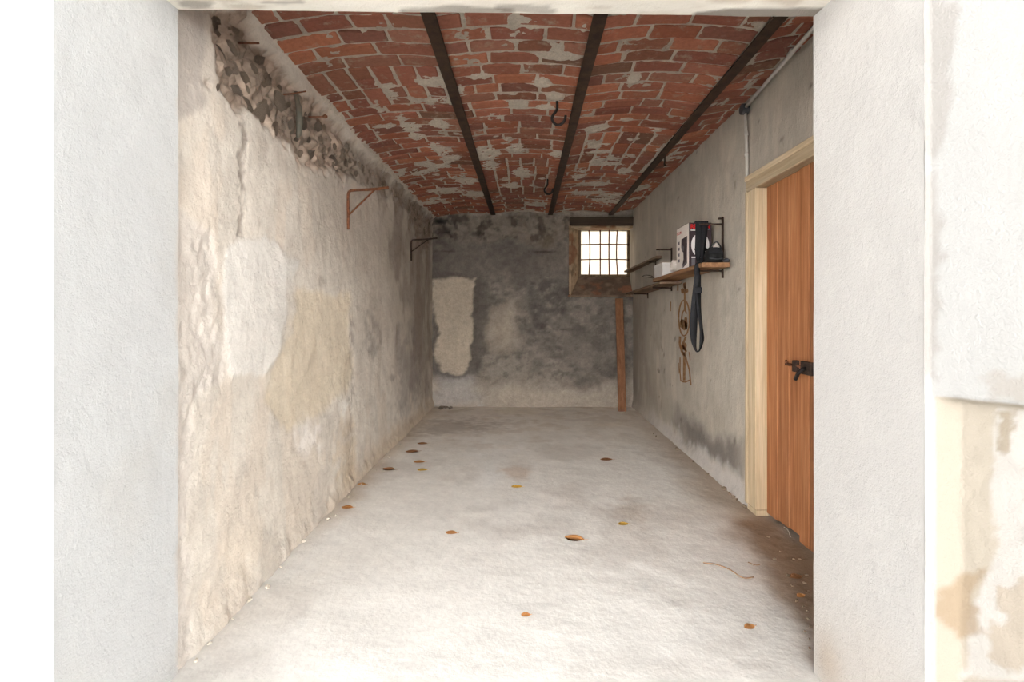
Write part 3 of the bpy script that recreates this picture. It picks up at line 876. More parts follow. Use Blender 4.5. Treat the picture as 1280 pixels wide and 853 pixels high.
# left pier
xs_ = np.concatenate([[-5, -3.5, -2.2], np.arange(-1.7, -1.18, .02), [-1.166]]); ys_ = np.linspace(Y_OUT, Y_IN, 26)
V, Q, Nf = sub_box(xs_, ys_, zs_)
C = np.broadcast_to(s2l((194, 195, 195)), V.shape).copy()
m1 = fbm(V, 2.5, 4, 121); m2 = fbm(V, 12, 3, 122)
C = mixc(C, (191, 190, 187), .5 * sstep(.1, .5, m1))
C = mixc(C, (186, 172, 156), .8 * sstep(.06, -.02, np.hypot((V[:, 0] + 1.30) / 1., (V[:, 2] - .72) / 2.4) - .05 + .05 * m1) * (Nf == 2))
C = mixc(C, (196, 186, 176), .7 * sstep(.02, .0, (Y_IN - V[:, 1]) + .018 * m2 + .01) * (Nf == 1))
V = V + np.stack([.003 * m1 + .001 * m2, .002 * fbm(V, 3, 3, 123), np.zeros(len(V))], -1)
addw(V, Q, C)
# right pier; past its outer corner the wall turns forward at an angle towards the street
xs_ = np.concatenate([[.985, .993], np.arange(1.0, 1.26, .006), np.arange(1.26, 1.5, .02), [1.7, 2.0, 2.2, 3.2, 5]])
zs_r = np.concatenate([[-.04], np.arange(0.0, 1.3, .0085), np.arange(1.3, 2.22, .02), [2.3, 2.6, 3.2]])
V, Q, Nf = sub_box(xs_, ys_, zs_r)
tY = (V[:, 1] - Y_OUT) / (Y_IN - Y_OUT)
s_ = np.clip(V[:, 0] - 1.0, 0, 1.2)
sv = V[:, 0] - 1.0
fw = 1 - tY
V = V + np.stack([-.45 * s_ * fw, -.835 * s_ * fw, np.zeros(len(V))], -1)
m1 = fbm(V, 2.5, 4, 131); m2 = fbm(V, 12, 4, 132); m3 = fbm(V, 40, 3, 133)
px, py = pxof(V)
C = np.broadcast_to(s2l((191, 188, 185)), V.shape).copy()
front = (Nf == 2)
C = mixc(C, (190, 181, 172), .6 * sstep(.5, .0, V[:, 2] + .25 * m1) * (Nf == 0))
C = mixc(C, (170, 152, 132), .55 * sstep(.12, .0, np.hypot((tY - .85) * .45, (V[:, 2] - .08) * .8) + .06 * m1 - .02) * (Nf == 0))
C = mixc(C, (158, 157, 155), 1.0 * front)  # angled face and its recess darkened to offset the stronger light there
C = mixc(C, (143, 139, 135), .85 * front * sstep(6, -6, sdpoly(px, py, [(1150, 0), (1200, 0), (1196, 40), (1182, 130), (1170, 230), (1184, 300), (1168, 420), (1166, 470), (1150, 470)]) + 12 * m2 + 8 * m3))
C = mixc(C, (148, 143, 137), .85 * front * sstep(5, -5, sdpoly(px, py, [(1225, 470), (1290, 470), (1290, 506), (1240, 500)]) + 12 * m2 + 8 * m3))
lowz = .998 + .003 * m2
inn = front & (sv > .008) & (V[:, 2] < lowz)
Cn = np.broadcast_to(s2l((154, 146, 134)), V.shape).copy()
Cn = mixc(Cn, (166, 162, 157), sstep(4, -4, sdpoly(px, py, [(1238, 512), (1300, 520), (1300, 860), (1190, 860), (1208, 760), (1228, 720), (1236, 690), (1228, 620)]) + 6 * m2 + 5 * m3))
Cn = mixc(Cn, (134, 116, 94), .75 * sstep(6, -6, sdpoly(px, py, [(1184, 724), (1222, 720), (1206, 760), (1212, 800), (1186, 815), (1168, 760)]) + 10 * m2 + 7 * m3))
Cn = mixc(Cn, (130, 119, 102), .8 * sstep(4, -4, sdpoly(px, py, [(1240, 514), (1262, 516), (1254, 550), (1248, 580), (1240, 560)]) + 8 * m2 + 10 * m3))
Cn = mixc(Cn, (144, 130, 111), .6 * sstep(6, -6, sdpoly(px, py, [(1240, 745), (1290, 735), (1290, 830), (1236, 830)]) + 20 * m2 + 14 * m3))
C = np.where(inn[:, None], Cn, C)
rec = np.where(inn, .05 * sstep(.006, .05, sv) ** .7 * sstep(0, .010, lowz - V[:, 2]), 0)
nb_ = .003 * fbm(V, 3, 3, 134) + np.where(inn, .003 * m2 + .0015 * m3, 0)
V = V + np.stack([np.where((Nf == 0) | (sv < -.004), -.019 * tY, 0) + .002 * m1 * (sv < .003) + np.where(front, .835 * (rec + nb_), 0), np.where(front, .55 * (rec + nb_), 0), np.zeros(len(V))], -1)
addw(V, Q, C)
# lintel
xs_ = np.arange(-1.19, 1.03, .02); zl = np.array([2.21, 2.24, 2.4, 2.7, 3.2])
V, Q, Nf = sub_box(xs_, np.linspace(Y_OUT + .002, Y_IN - .002, 40), zl)
m1 = fbm(V, 3, 4, 141); m2 = fbm(V * np.array([.4, 1, 1]), 14, 4, 142)
C = np.broadcast_to(s2l((240, 235, 225)), V.shape).copy()
C = mixc(C, (196, 184, 168), .6 * sstep(.1, .5, m2))
px, py = pxof(V)
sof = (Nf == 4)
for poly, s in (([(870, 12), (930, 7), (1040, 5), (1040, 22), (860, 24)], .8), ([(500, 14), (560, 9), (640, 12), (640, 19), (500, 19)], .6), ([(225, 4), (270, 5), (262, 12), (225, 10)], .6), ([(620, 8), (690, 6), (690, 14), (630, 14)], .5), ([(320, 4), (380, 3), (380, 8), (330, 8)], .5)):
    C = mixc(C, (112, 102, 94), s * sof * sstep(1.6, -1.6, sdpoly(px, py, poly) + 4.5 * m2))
V = V + np.stack([np.zeros(len(V)), .002 * m1, .004 * m1 + .003 * m2 - .012 * (V[:, 0] > -9) * (V[:, 0] / 1.1) * (V[:, 2] < 2.3)], -1)
addw(V, Q, C)
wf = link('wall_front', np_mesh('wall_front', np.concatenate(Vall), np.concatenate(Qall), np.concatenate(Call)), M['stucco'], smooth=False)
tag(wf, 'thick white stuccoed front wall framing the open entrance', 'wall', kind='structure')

# ------------------------------------------------------------------ door and its frame
tr = empty('trim_1', (XR, 2.5, 0)); tag(tr, 'bare pale wooden door casing on the grey wall', 'door frame', kind='structure')
def tpart(name, lo, hi, mat, bev=.004, parent=tr, jit=.0015):
    bm = bmesh.new(); add_box(bm, lo, hi, bev, jit)
    o = bm_obj(name, bm, mat, parent); o.location = -Vector(parent.location); return o
tpart('casing_stile', (1.368, 3.048, .035), (1.45, 3.178, 1.955), M['frame_wood'])
tpart('casing_edge', (1.360, 3.148, .035), (1.402, 3.182, 1.955), M['frame_wood'])
tpart('casing_foot', (1.372, 3.046, -.005), (1.45, 3.17, .034), M['frame_wood'])
tpart('casing_header', (1.368, 1.90, 1.956), (1.45, 3.178, 2.045), M['frame_wood_y'])
tpart('casing_edge', (1.360, 1.90, 2.018), (1.402, 3.182, 2.05), M['frame_wood_y'])
tpart('casing_stile', (1.368, 1.86, .0), (1.45, 1.955, 1.955), M['frame_wood'])
dr = empty('door_1', (1.44, 2.5, 0)); tag(dr, 'orange-brown plank door with rusty bolt and lever', 'door', kind='structure')
for y0, y1, zb, dxp in [(2.912, 3.045, .02, 0), (2.784, 2.910, .03, .001), (2.668, 2.782, .040, 0), (2.566, 2.660, .018, -.012), (2.40, 2.564, .02, -.012), (2.18, 2.398, .02, -.012), (1.958, 2.178, .02, -.012)]:
    tpart('plank', (1.432 + dxp, y0 + .002, zb), (1.462, y1 - .002, 1.955), M['door_wood'], .003, dr, .001)
def dpart(name, bm, mat, smooth=False):
    o = bm_obj(name, bm, mat, dr, smooth); o.location = -Vector(dr.location); return o
bm = bmesh.new(); tube(bm, [(1.412, 2.775, .930), (1.412, 2.70, .931), (1.412, 2.56, .931)], .0075, 8); bolt = dpart('bolt', bm, M['rust'], True)
bm = bmesh.new(); tube(bm, [(1.412, 2.765, .930), (1.404, 2.762, .952)], .006, 6); bm_obj('bolt_knob', bm, M['rust'], bolt, True)
bm = bmesh.new(); add_box(bm, (1.403, 2.655, .898), (1.4315, 2.70, .958), .003); dpart('bolt_keeper', bm, M['rust_dark'])
bm = bmesh.new(); add_box(bm, (1.400, 2.512, .896), (1.4195, 2.612, .962), .003); plate = dpart('lock_plate', bm, M['rust_dark'])
bm = bmesh.new(); tube(bm, [(1.402, 2.560, .928), (1.384, 2.562, .925), (1.376, 2.585, .900), (1.376, 2.612, .868)], [.009, .010, .0095, .010], 8); bm_obj('lever', bm, M['black_iron'], plate, True)

# ------------------------------------------------------------------ conduit and junction box
cd = empty('conduit', (1.38, 3.2, 2.05)); tag(cd, 'thin grey electrical conduit with dark junction box above the door', 'conduit')
def cpart(name, bm, mat, smooth=True):
    o = bm_obj(name, bm, mat, cd, smooth); o.location = -Vector(cd.location); return o
bm = bmesh.new(); tube(bm, [(1.30, 1.74, 2.532), (1.333, 2.364, 2.527), (1.355, 2.80, 2.512), (1.372, 3.19, 2.492)], .0105, 8); cpart('ceiling_pipe', bm, M['pvc'])
bm = bmesh.new(); tube(bm, [(1.378, 3.21, 2.47), (1.380, 3.20, 2.28), (1.383, 3.195, 2.052)], .0105, 8); cpart('drop_pipe', bm, M['pvc'])
bm = bmesh.new(); tube(bm, [(1.337, 2.56, 2.521), (1.345, 2.62, 2.518)], .0145, 8); cpart('coupling', bm, M['pvc'])
for z in (2.34, 2.21):
    bm = bmesh.new(); tube(bm, [(1.380, 3.2, z), (1.3805, 3.2, z - .022)], .0145, 8); cpart('clip', bm, M['pvc'])
bm = bmesh.new(); tube(bm, [(1.352, 3.215, 2.488), (1.356, 3.215, 2.488), (1.395, 3.215, 2.488)], [.028, .034, .035], 14); cpart('junction_box', bm, M['pvc_dark'], False)

# ------------------------------------------------------------------ hooks and nails
def ceiling_hook(X, Y, label):
    zt = float(vault_z(X)) + .012
    pts = [(0, 0, 0), (0, 0, -.045), (-.006, 0, -.07), (-.028, 0, -.10), (-.03, 0, -.125), (-.012, 0, -.15), (.015, 0, -.155), (.038, 0, -.14), (.05, 0, -.115), (.052, 0, -.098)]
    bm = bmesh.new(); tube(bm, smooth_path([(X + a, Y + b, zt + c) for a, b, c in pts], 4), .0085, 8)
    o = bm_obj('ceiling_hook', bm, M['black_iron'], None, True)
    tag(o, label, 'hook', 'iron hooks hanging from the vault')
ceiling_hook(.195, 3.17, 'black iron hook hanging from bare bricks, close to a large mortar smear')
ceiling_hook(.215, 5.0, 'black iron hook hanging among lengthwise bricks, further from the entrance')
bm = bmesh.new(); tube(bm, smooth_path([(1.155, 4.25, 2.54), (1.155, 4.25, 2.47), (1.15, 4.245, 2.445), (1.165, 4.24, 2.43)], 4), .007, 6)
tag(bm_obj('ceiling_peg', bm, M['rust_dark'], None, True), 'short rusty peg sticking down beside the beam near the grey wall', 'peg')
for a, b, ln, rise, lab in [(304, 54, .085, .0, 'rusty nail highest in the crumbled rubble, nearest the lintel'), (360, 119, .115, .02, 'rusty nail right above the grey-green tube in the rubble'), (388, 146, .10, 0, 'rusty nail with a lump at its tip, beyond the grey-green tube')]:
    Y, Z = on_left(a, b)
    X = left_surf(Y, Z) - .03
    bm = bmesh.new(); tube(bm, [(X, Y, Z), (X + .03 + ln * .5, Y, Z + rise * .5), (X + .03 + ln, Y, Z + rise)], .0038, 6)
    if 'lump' in lab: tube(bm, [(X + .03 + ln - .012, Y, Z), (X + .03 + ln, Y, Z + .003), (X + .03 + ln + .01, Y, Z)], [.008, .012, .007], 7)
    tag(bm_obj('wall_nail', bm, M['rust'], None, True), lab, 'nail', 'nails in the crumbled wall')
Yt, Zt = on_left(367, 128); Xt = left_surf(Yt, Zt)
bm = bmesh.new()
tube(bm, [(-1.190, Yt, Zt + .055), (-1.186, Yt + .003, Zt + .02), (-1.178, Yt + .01, Zt - .03), (-1.178, Yt + .015, Zt - .10), (-1.184, Yt + .02, Zt - .16), (-1.188, Yt + .02, Zt - .178)], [.010, .011, .016, .017, .013, .007], 10)
tag(bm_obj('glazed_tube', bm, M['tube_green'], None, True), 'upright grey-green glazed tube stuck in the crumbled rubble', 'tube')

# ------------------------------------------------------------------ brackets on the left wall
def left_bracket(a, y_top, y_bot, label, mat):
    Y, Zt = on_left(a, y_top); _, Zb = on_left(a, y_bot)
    X = max(left_surf(Y, z) for z in np.linspace(Zb, Zt, 8)) + .006
    root = empty('wall_bracket', (X, Y, Zb)); tag(root, label, 'bracket', 'rusty brackets on the cream wall')
    bm = bmesh.new()
    tube(bm, smooth_path([(0, 0, 0), (0, 0, (Zt - Zb) * .5), (0, 0, Zt - Zb - .03), (.012, 0, Zt - Zb - .006), (.04, 0, Zt - Zb), (.16, 0, Zt - Zb + .006), (.275, 0, Zt - Zb + .018)], 4), .0095, 8)
    bm_obj('angle_bar', bm, M[mat], root, True)
    bm = bmesh.new(); tube(bm, [(.002, -.002, .095), (.18, -.002, Zt - Zb + .002)], .006, 6); bm_obj('brace', bm, M[mat], root, True)
left_bracket(434, 238, 287, 'rusty iron shelf bracket on clean plaster, beyond the crumbled rubble', 'rust')
left_bracket(513, 300, 326, 'dark rusty shelf bracket close to the sooty end wall corner', 'rust_dark')

# ------------------------------------------------------------------ shelves on the right wall
def board(name, x0, x1, y0, y1, z0, z1, th, mat, label, cat='shelf', x0b=None, droop=0):
    """z0 top at y0, z1 top at y1"""
    bm = bmesh.new()
    n = 10
    rings = []
    for t in np.linspace(0, 1, n):
        y = y0 + (y1 - y0) * t; z = z0 + (z1 - z0) * t; xa = x0 + ((x0b if x0b is not None else x0) - x0) * t + rnd.uniform(-.002, .002)
        c = .004
        rings.append([bm.verts.new(p) for p in ((xa, y, z - th + c), (xa + c, y, z - th), (x1, y, z - th), (x1, y, z), (xa + c, y, z), (xa, y, z - c))])
    for r0, r1 in zip(rings[:-1], rings[1:]):
        for q in range(6): bm.faces.new((r0[q], r0[(q + 1) % 6], r1[(q + 1) % 6], r1[q]))
    bm.faces.new(rings[0][::-1]); bm.faces.new(rings[-1])
    return tag(bm_obj(name, bm, M[mat]), label, cat)
XW = 1.390; XB = 1.374
board('shelf_board', 1.185, XB, 3.446, 4.78, 1.548, 1.530, .030, 'shelf_wood', 'warm brown shelf board carrying the printed carton')
board('shelf_board', 1.178, XB, 4.50, 6.02, 1.486, 1.452, .018, 'old_board', 'thin greyish board beyond and just below the brown shelf')
board('shelf_board', 1.315, XB, 5.16, 6.63, 1.790, 1.765, .024, 'old_board', 'narrow dark board mounted highest, next to the window', x0b=1.275)
def shelf_z(y): return 1.548 - .018 * (y - 3.446) / 1.334

def right_bracket(Y, zb, zt, arms, label, r=.0075):
    root = empty('shelf_bracket', (XW - .005, Y, zb)); tag(root, label, 'bracket', 'rusty brackets on the grey wall')
    bm = bmesh.new(); tube(bm, [(0, 0, 0), (0, 0, zt - zb)], r, 6); bm_obj('upright', bm, M['rust_dark'], root, True)
    for z, ln in arms:
        bm = bmesh.new(); tube(bm, [(0, 0, z - zb), (-ln * .5, 0, z - zb + .001), (-ln, 0, z - zb)], r, 6); bm_obj('arm', bm, M['rust_dark'], root, True)
right_bracket(3.60, 1.455, 1.885, [(1.832, .16), (1.5045, .19), (1.872, .03)], 'tall rusty bracket beside the black pouch')
right_bracket(4.86, 1.42, 1.83, [(1.812, .145), (1.449, .18)], 'rusty bracket past the small white box, with a bare arm on top')
right_bracket(5.80, 1.38, 1.44, [(1.4285, .16)], 'short rusty bracket under the thin greyish board', .006)
right_bracket(5.45, 1.70, 1.765, [(1.7535, .07)], 'short bracket under the narrow dark board', .006)

# printed carton
bx0, bx1, by0, by1 = 1.195, 1.362, 3.75, 4.05
bz0 = shelf_z(3.75) + .001; bz1 = bz0 + .325
bo = empty('printed_carton', (bx0, by0, bz0)); tag(bo, 'tall printed carton, white side and black front with red lettering', 'carton')
def bpart(name, bm, mat, parent=bo, smooth=False):
    o = bm_obj(name, bm, mat, parent, smooth); return o
W, D, H = bx1 - bx0, by1 - by0, bz1 - bz0
bm = bmesh.new(); add_box(bm, (0, 0, 0), (W, D, H), .002); body = bpart('box_body', bm, M['card_white'])
def panel(name, mat, pts, n):
    """thin printed shape; n = face letter (f front x,z / s side y,z / t top x,y) and layer"""
    lay = int(n[1]) if len(n) > 1 else 1
    d0, d1 = .0010 * (lay - 1) - .0005, .0010 * lay
    def at(a, c, d): return (a, -d, c) if n[0] == 'f' else ((-d, a, c) if n[0] == 's' else (a, c, H + d))
    bm = bmesh.new()
    lo = [bm.verts.new(at(a, c, d0)) for a, c in pts]; hi = [bm.verts.new(at(a, c, d1)) for a, c in pts]
    bm.faces.new(hi); bm.faces.new(lo[::-1])
    for k in range(len(pts)):
        j = (k + 1) % len(pts); bm.faces.new((lo[k], lo[j], hi[j], hi[k]))
    return bpart(name, bm, M[mat], body)
def rect(a0, a1, c0, c1): return [(a0, c0), (a1, c0), (a1, c1), (a0, c1)]
def ell(a, c, ra, rc, n=24, t0=0, t1=2 * math.pi): return [(a + ra * math.cos(t0 + (t1 - t0) * k / n), c + rc * math.sin(t0 + (t1 - t0) * k / n)) for k in range(n)]
panel('front_print', 'card_black', rect(.001, W - .001, .001, H - .001), 'f')
panel('top_print', 'card_black', rect(.001, W - .001, .001, D - .001), 't')
panel('white_disc', 'ink_white', ell(W * .50, H * .50, .066, .088, 32), 'f2')
for c in (.33, .72): panel('dark_spot', 'card_black', ell(W * c, H * .40, .015, .013, 14), 'f3')
panel('dark_spot', 'card_black', ell(W * .52, H * .26, .05, .012, 16), 'f3')
panel('white_strip', 'ink_white', rect(W * .12, W * .29, H * .205, H * .235), 'f2'); panel('white_strip', 'ink_white', rect(W * .40, W * .66, H * .215, H * .24), 'f2')
panel('grey_block', 'ink_grey', rect(W * .12, W * .27, H * .03, H * .195), 'f2')
panel('white_strip', 'ink_white', rect(W * .08, W * .38, H * .822, H * .840), 'f2'); panel('white_strip', 'ink_white', rect(W * .74, W * .93, H * .850, H * .862), 'f2')
def text(body, name, mat, size, loc, rot, parent, sx=1.0, bold=0.0):
    cu = bpy.data.curves.new(name, 'FONT'); cu.body = body; cu.size = size; cu.extrude = .0002; cu.offset = bold; cu.resolution_u = 3
    to = bpy.data.objects.new(name, cu); COL.objects.link(to)
    bpy.context.view_layer.update()
    me = bpy.data.meshes.new_from_object(to.evaluated_get(bpy.context.evaluated_depsgraph_get()))
    bpy.data.objects.remove(to); bpy.data.curves.remove(cu)
    o = link(name, me, None, parent); me.materials.clear(); me.materials.append(M[mat])
    o.location = loc; o.rotation_euler = rot; o.scale = (sx, 1, 1)
    return o
text('RECON', 'red_lettering', 'ink_red', .046, (W * .07, -.0024, H * .868), (math.pi / 2, 0, 0), body, .92, .0012)
text('RECON', 'red_lettering', 'ink_red', .030, (-.0024, D * .93, H * .835), (math.pi / 2, 0, -math.pi / 2), body, 1.05, .0004)
panel('device_picture', 'card_black', [(D * .14, H * .10), (D * .46, H * .02), (D * .50, H * .10), (D * .40, H * .22), (D * .42, H * .38), (D * .54, H * .42), (D * .60, H * .52), (D * .58, H * .70), (D * .12, H * .72)], 's')
panel('device_highlight', 'ink_grey', [(D * .40, H * .40), (D * .56, H * .44), (D * .46, H * .55), (D * .36, H * .50)], 's2')
panel('device_highlight', 'ink_grey', [(D * .16, H * .10), (D * .46, H * .03), (D * .48, H * .08), (D * .18, H * .15)], 's2')
for c in (.60, .46, .32, .18): panel('grey_caption', 'ink_grey', [(D * .74, H * c), (D * .86, H * c), (D * .86, H * (c + .07)), (D * .74, H * (c + .07))], 's')

# small white box, crumpled paper, cable
zb = shelf_z(4.5) + .001
wb2 = empty('white_box', (1.20, 4.49, zb)); tag(wb2, 'small plain white cardboard box on the brown shelf', 'box')
bm = bmesh.new(); add_box(bm, (0, 0, 0), (.16, .28, .115), .003); bm_obj('box_body', bm, M['card_white2'], wb2)
bm = bmesh.new(); add_box(bm, (-.002, -.002, .094), (.162, .282, .119), .003); bm_obj('lid', bm, M['card_white2'], wb2)
bm = bmesh.new(); bmesh.ops.create_icosphere(bm, subdivisions=3, radius=1)
for v in bm.verts:
    n = float(fbm(np.array([list(v.co)]), 2.2, 3, 201)[0]); n = round(n * 4) / 4 * .6 + n * .4
    v.co = Vector((v.co.x * .062, v.co.y * .085, v.co.z * .056)) * (1 + .3 * n)
zmin = min(v.co.z for v in bm.verts)
pp = bm_obj('crumpled_paper', bm, M['paper']); pp.location = (1.27, 4.27, shelf_z(4.27) - zmin)
tag(pp, 'crumpled white paper wedged between the white box and printed carton', 'paper')
bm = bmesh.new()
zc = shelf_z(4.75) + .004
tube(bm, smooth_path([(1.24, 4.785, zc - .010 + .012), (1.19, 4.775, zc + .004), (1.16, 4.82, zc + .012), (1.13, 4.86, zc + .022), (1.12, 4.90, zc + .028), (1.14, 4.88, zc + .038), (1.175, 4.80, zc + .026), (1.20, 4.77, zc + .003)], 4), .003, 6)
tag(bm_obj('cable', bm, M['black_nylon'], None, True), 'thin black cable end curling off the brown shelf past the white box', 'cable')

# black pouch
zb = shelf_z(3.58) + .001
po = empty('black_pouch', (1.305, 3.56, zb)); tag(po, 'black padded pouch with a white tag on the shelf end', 'pouch')
def pouch_pt(u, grow=1.0):
    l = (abs(u.x) ** 3.4 + abs(u.y) ** 3.4 + abs(u.z) ** 3.4) ** (1 / 3.4)
    u = u / l
    n = float(fbm(np.array([list(u)]), 1.5, 3, 205)[0]); r_ = abs(float(fbm(np.array([list(u)]), 3.2, 2, 207)[0]))
    k = (1 + .07 * n - .10 * r_) * grow
    tp = 1 - .30 * max(u.z, 0) ** 1.2
    return Vector((u.x * .062 * tp * k, u.y * .068 * tp * k, max(u.z * k, -.95) * .060 + .057))
bm = bmesh.new(); bmesh.ops.create_cube(bm, size=2); bmesh.ops.subdivide_edges(bm, edges=bm.edges[:], cuts=9, use_grid_fill=True)
for v in bm.verts: v.co = pouch_pt(v.co.copy())
bm_obj('pouch_body', bm, M['black_nylon'], po, True)
bm = bmesh.new(); bmesh.ops.create_cube(bm, size=2); bmesh.ops.subdivide_edges(bm, edges=bm.edges[:], cuts=9, use_grid_fill=True)
bmesh.ops.delete(bm, geom=[f for f in bm.faces if not (f.calc_center_median().z > .98 or (f.calc_center_median().y < -.98 and f.calc_center_median().z > .1 + .2 * abs(f.calc_center_median().x)))], context='FACES')
for v in bm.verts: v.co = pouch_pt(v.co.copy(), 1.06)
bmesh.ops.solidify(bm, geom=bm.faces[:], thickness=.004)
bm_obj('flap', bm, M['black_cloth'], po, True)
bm = bmesh.new(); tube(bm, smooth_path([(-.052, -.071, .035), (0, -.076, .030), (.052, -.071, .036)], 5), .003, 6); bm_obj('zip', bm, M['pvc_dark'], po, True)
bm = bmesh.new(); tube(bm, smooth_path([(-.03, -.03, .116), (-.012, -.035, .138), (.012, -.035, .150), (.034, -.03, .128), (.048, -.02, .104)], 5), .0045, 6); bm_obj('handle', bm, M['black_cloth'], po, True)
bm = bmesh.new()
f = bm.faces.new([bm.verts.new(p) for p in ((-.018, -.040, .114), (.028, -.040, .114), (.008, -.037, .146))]); bmesh.ops.solidify(bm, geom=[f], thickness=.002)
bm_obj('white_tag', bm, M['card_white'], po)
bm = bmesh.new(); bmesh.ops.create_icosphere(bm, subdivisions=2, radius=1)
for v in bm.verts:
    n = float(fbm(np.array([list(v.co)]), 1.8, 2, 209)[0]); v.co = Vector((v.co.x * .021, v.co.y * .03, max(v.co.z, -.8) * .017)) * (1 + .2 * n)
zm = min(v.co.z for v in bm.verts)
gw = bm_obj('putty_lump', bm, M['pvc_dark'], None, True); gw.location = (1.362, 3.478, shelf_z(3.478) - zm)
tag(gw, 'small dark grey lump at the shelf end against the wall', 'lump')

# strap draped over carton and shelf
def ribbon(pts, widths, th=.0025, n=6):
    P_ = smooth_path([p for p in pts], n); W_ = smooth_path([w_ for w_ in widths], n)
    bm = bmesh.new(); rings = []
    for i, p in enumerate(P_):
        t = (P_[min(i + 1, len(P_) - 1)] - P_[max(i - 1, 0)]).normalized()
        nn = t.cross(W_[i]).normalized() * th
        rings.append([bm.verts.new(q) for q in (p - W_[i] * .5 - nn, p + W_[i] * .5 - nn, p + W_[i] * .5 + nn, p - W_[i] * .5 + nn)])
    for r0, r1 in zip(rings[:-1], rings[1:]):
        for q in range(4): bm.faces.new((r0[q], r0[(q + 1) % 4], r1[(q + 1) % 4], r1[q]))
    bm.faces.new(rings[0][::-1]); bm.faces.new(rings[-1])
    return bm
st = empty('black_strap', (1.17, 3.51, .94)); tag(st, 'long black strap draped over the carton and looping below the shelf', 'strap')
def stp(name, bm): o = bm_obj(name, bm, M['black_cloth'], st, True); o.location = -Vector(st.location)
zt = bz1 + .004
stp('strap_band', ribbon([(1.272, 3.86, zt), (1.270, 3.78, zt), (1.268, 3.742, zt - .004), (1.262, 3.735, bz0 + .22), (1.250, 3.715, bz0 + .10), (1.232, 3.65, bz0 + .035), (1.198, 3.54, bz0 + .012), (1.176, 3.505, bz0 - .01), (1.172, 3.50, 1.45), (1.160, 3.50, 1.30), (1.148, 3.50, 1.14), (1.150, 3.502, 1.02), (1.168, 3.505, .952), (1.190, 3.51, .952), (1.208, 3.512, 1.02), (1.205, 3.512, 1.10), (1.190, 3.51, 1.22), (1.183, 3.508, 1.36), (1.180, 3.500, 1.47)],
     [(.05, 0, 0), (.055, 0, 0), (.055, 0, 0), (.045, -.012, 0), (.035, -.02, 0), (.03, .012, .012), (.034, .010, .012), (.036, .016, .0), (.042, .018, 0), (.052, .014, 0), (.056, .014, 0), (.042, .020, 0), (.014, .03, .012), (.012, .03, -.012), (.034, .024, 0), (.030, .028, 0), (.034, .026, 0), (.040, .02, 0), (.040, .018, 0)]))
stp('strap_band', ribbon([(1.312, 3.86, zt), (1.311, 3.78, zt), (1.310, 3.742, zt - .004), (1.300, 3.735, bz0 + .20), (1.285, 3.712, bz0 + .09), (1.262, 3.66, bz0 + .03), (1.215, 3.55, bz0 + .010), (1.186, 3.52, bz0 + .004), (1.1735, 3.512, bz0 - .02), (1.170, 3.51, 1.47)],
     [(.05, 0, 0), (.05, 0, 0), (.05, 0, 0), (.04, .012, 0), (.034, .02, 0), (.03, .012, .012), (.034, .010, .012), (.036, .016, 0), (.034, .018, 0), (.034, .018, 0)]))
bm = bmesh.new(); add_box(bm, (1.156, 3.488, 1.345), (1.202, 3.521, 1.385), .003); stp('strap_slider', bm)

# rust print on the right wall
rm = empty('rust_print', (XR, 4.45, 1.2)); rm.parent = wr
def rust_shape(strips):
    bm = bmesh.new()
    def pt(a, b, lift=.0045):
        v = on_right(830 + a / 5.883, 345 + b / 5.883, XR - lift); return v
    for kind, data in strips:
        if kind == 'line':
            pts, wd = data; wd = wd * 1.35
            for (a0, b0), (a1, b1) in zip(pts[:-1], pts[1:]):
                dx_, dy_ = a1 - a0, b1 - b0; l = math.hypot(dx_, dy_) + 1e-6; ox, oy = -dy_ / l * wd / 2, dx_ / l * wd / 2
                q = [pt(a0 + ox, b0 + oy), pt(a1 + ox, b1 + oy), pt(a1 - ox, b1 - oy), pt(a0 - ox, b0 - oy)]
                bm.faces.new([bm.verts.new(v) for v in q])
        else:
            bm.faces.new([bm.verts.new(pt(a, b)) for a, b in data])
    return bm
def arc(a, b, ra, rb, t0=0, t1=2 * math.pi, n=22): return [(a + ra * math.cos(t0 + (t1 - t0) * k / n), b + rb * math.sin(t0 + (t1 - t0) * k / n)) for k in range(n + 1)]
def blob(a, b, ra, rb, n=12): return [(a + ra * math.cos(2 * math.pi * k / n) * rnd.uniform(.75, 1.15), b + rb * math.sin(2 * math.pi * k / n) * rnd.uniform(.75, 1.15)) for k in range(n)]
items = [('line', (arc(148, 310, 40, 132), 8)), ('line', (arc(150, 325, 20, 72, .3, 5.6), 8)), ('poly', blob(138, 355, 27, 40)), ('poly', blob(160, 345, 13, 50)), ('poly', blob(137, 110, 14, 22)), ('poly', blob(165, 112, 14, 20)),
         ('line', ([(152, 60), (152, 130), (154, 260)], 10)), ('poly', blob(150, 70, 14, 24)), ('line', ([(102, 70), (101, 110)], 8)), ('line', ([(118, 445), (116, 500), (132, 560), (150, 590)], 13)), ('line', ([(160, 450), (135, 510), (165, 560)], 11)),
         ('poly', blob(150, 520, 20, 28)), ('line', ([(148, 560), (150, 640), (148, 770)], 14)), ('line', ([(160, 600), (186, 690), (198, 805)], 8)), ('line', ([(118, 600), (118, 700), (124, 775)], 6)), ('line', ([(122, 770), (150, 782), (190, 768)], 8)), ('line', ([(108, 640), (112, 720)], 4)), ('line', ([(184, 560), (192, 620)], 5))]
me_i = rust_shape(items)
ro = bm_obj('rust_stain', me_i, M['rust_paint'], wr); bpy.data.objects.remove(rm)
ro['label'] = 'rust-brown ornamental print on the wall under the shelf'
bm = rust_shape([('line', ([(50, 190), (48, 260)], 5)), ('line', ([(660, 60), (661, 520)], 4)), ('poly', blob(655, 500, 8, 30))])
ro = bm_obj('rust_stain', bm, M['rust_paint'], wr)

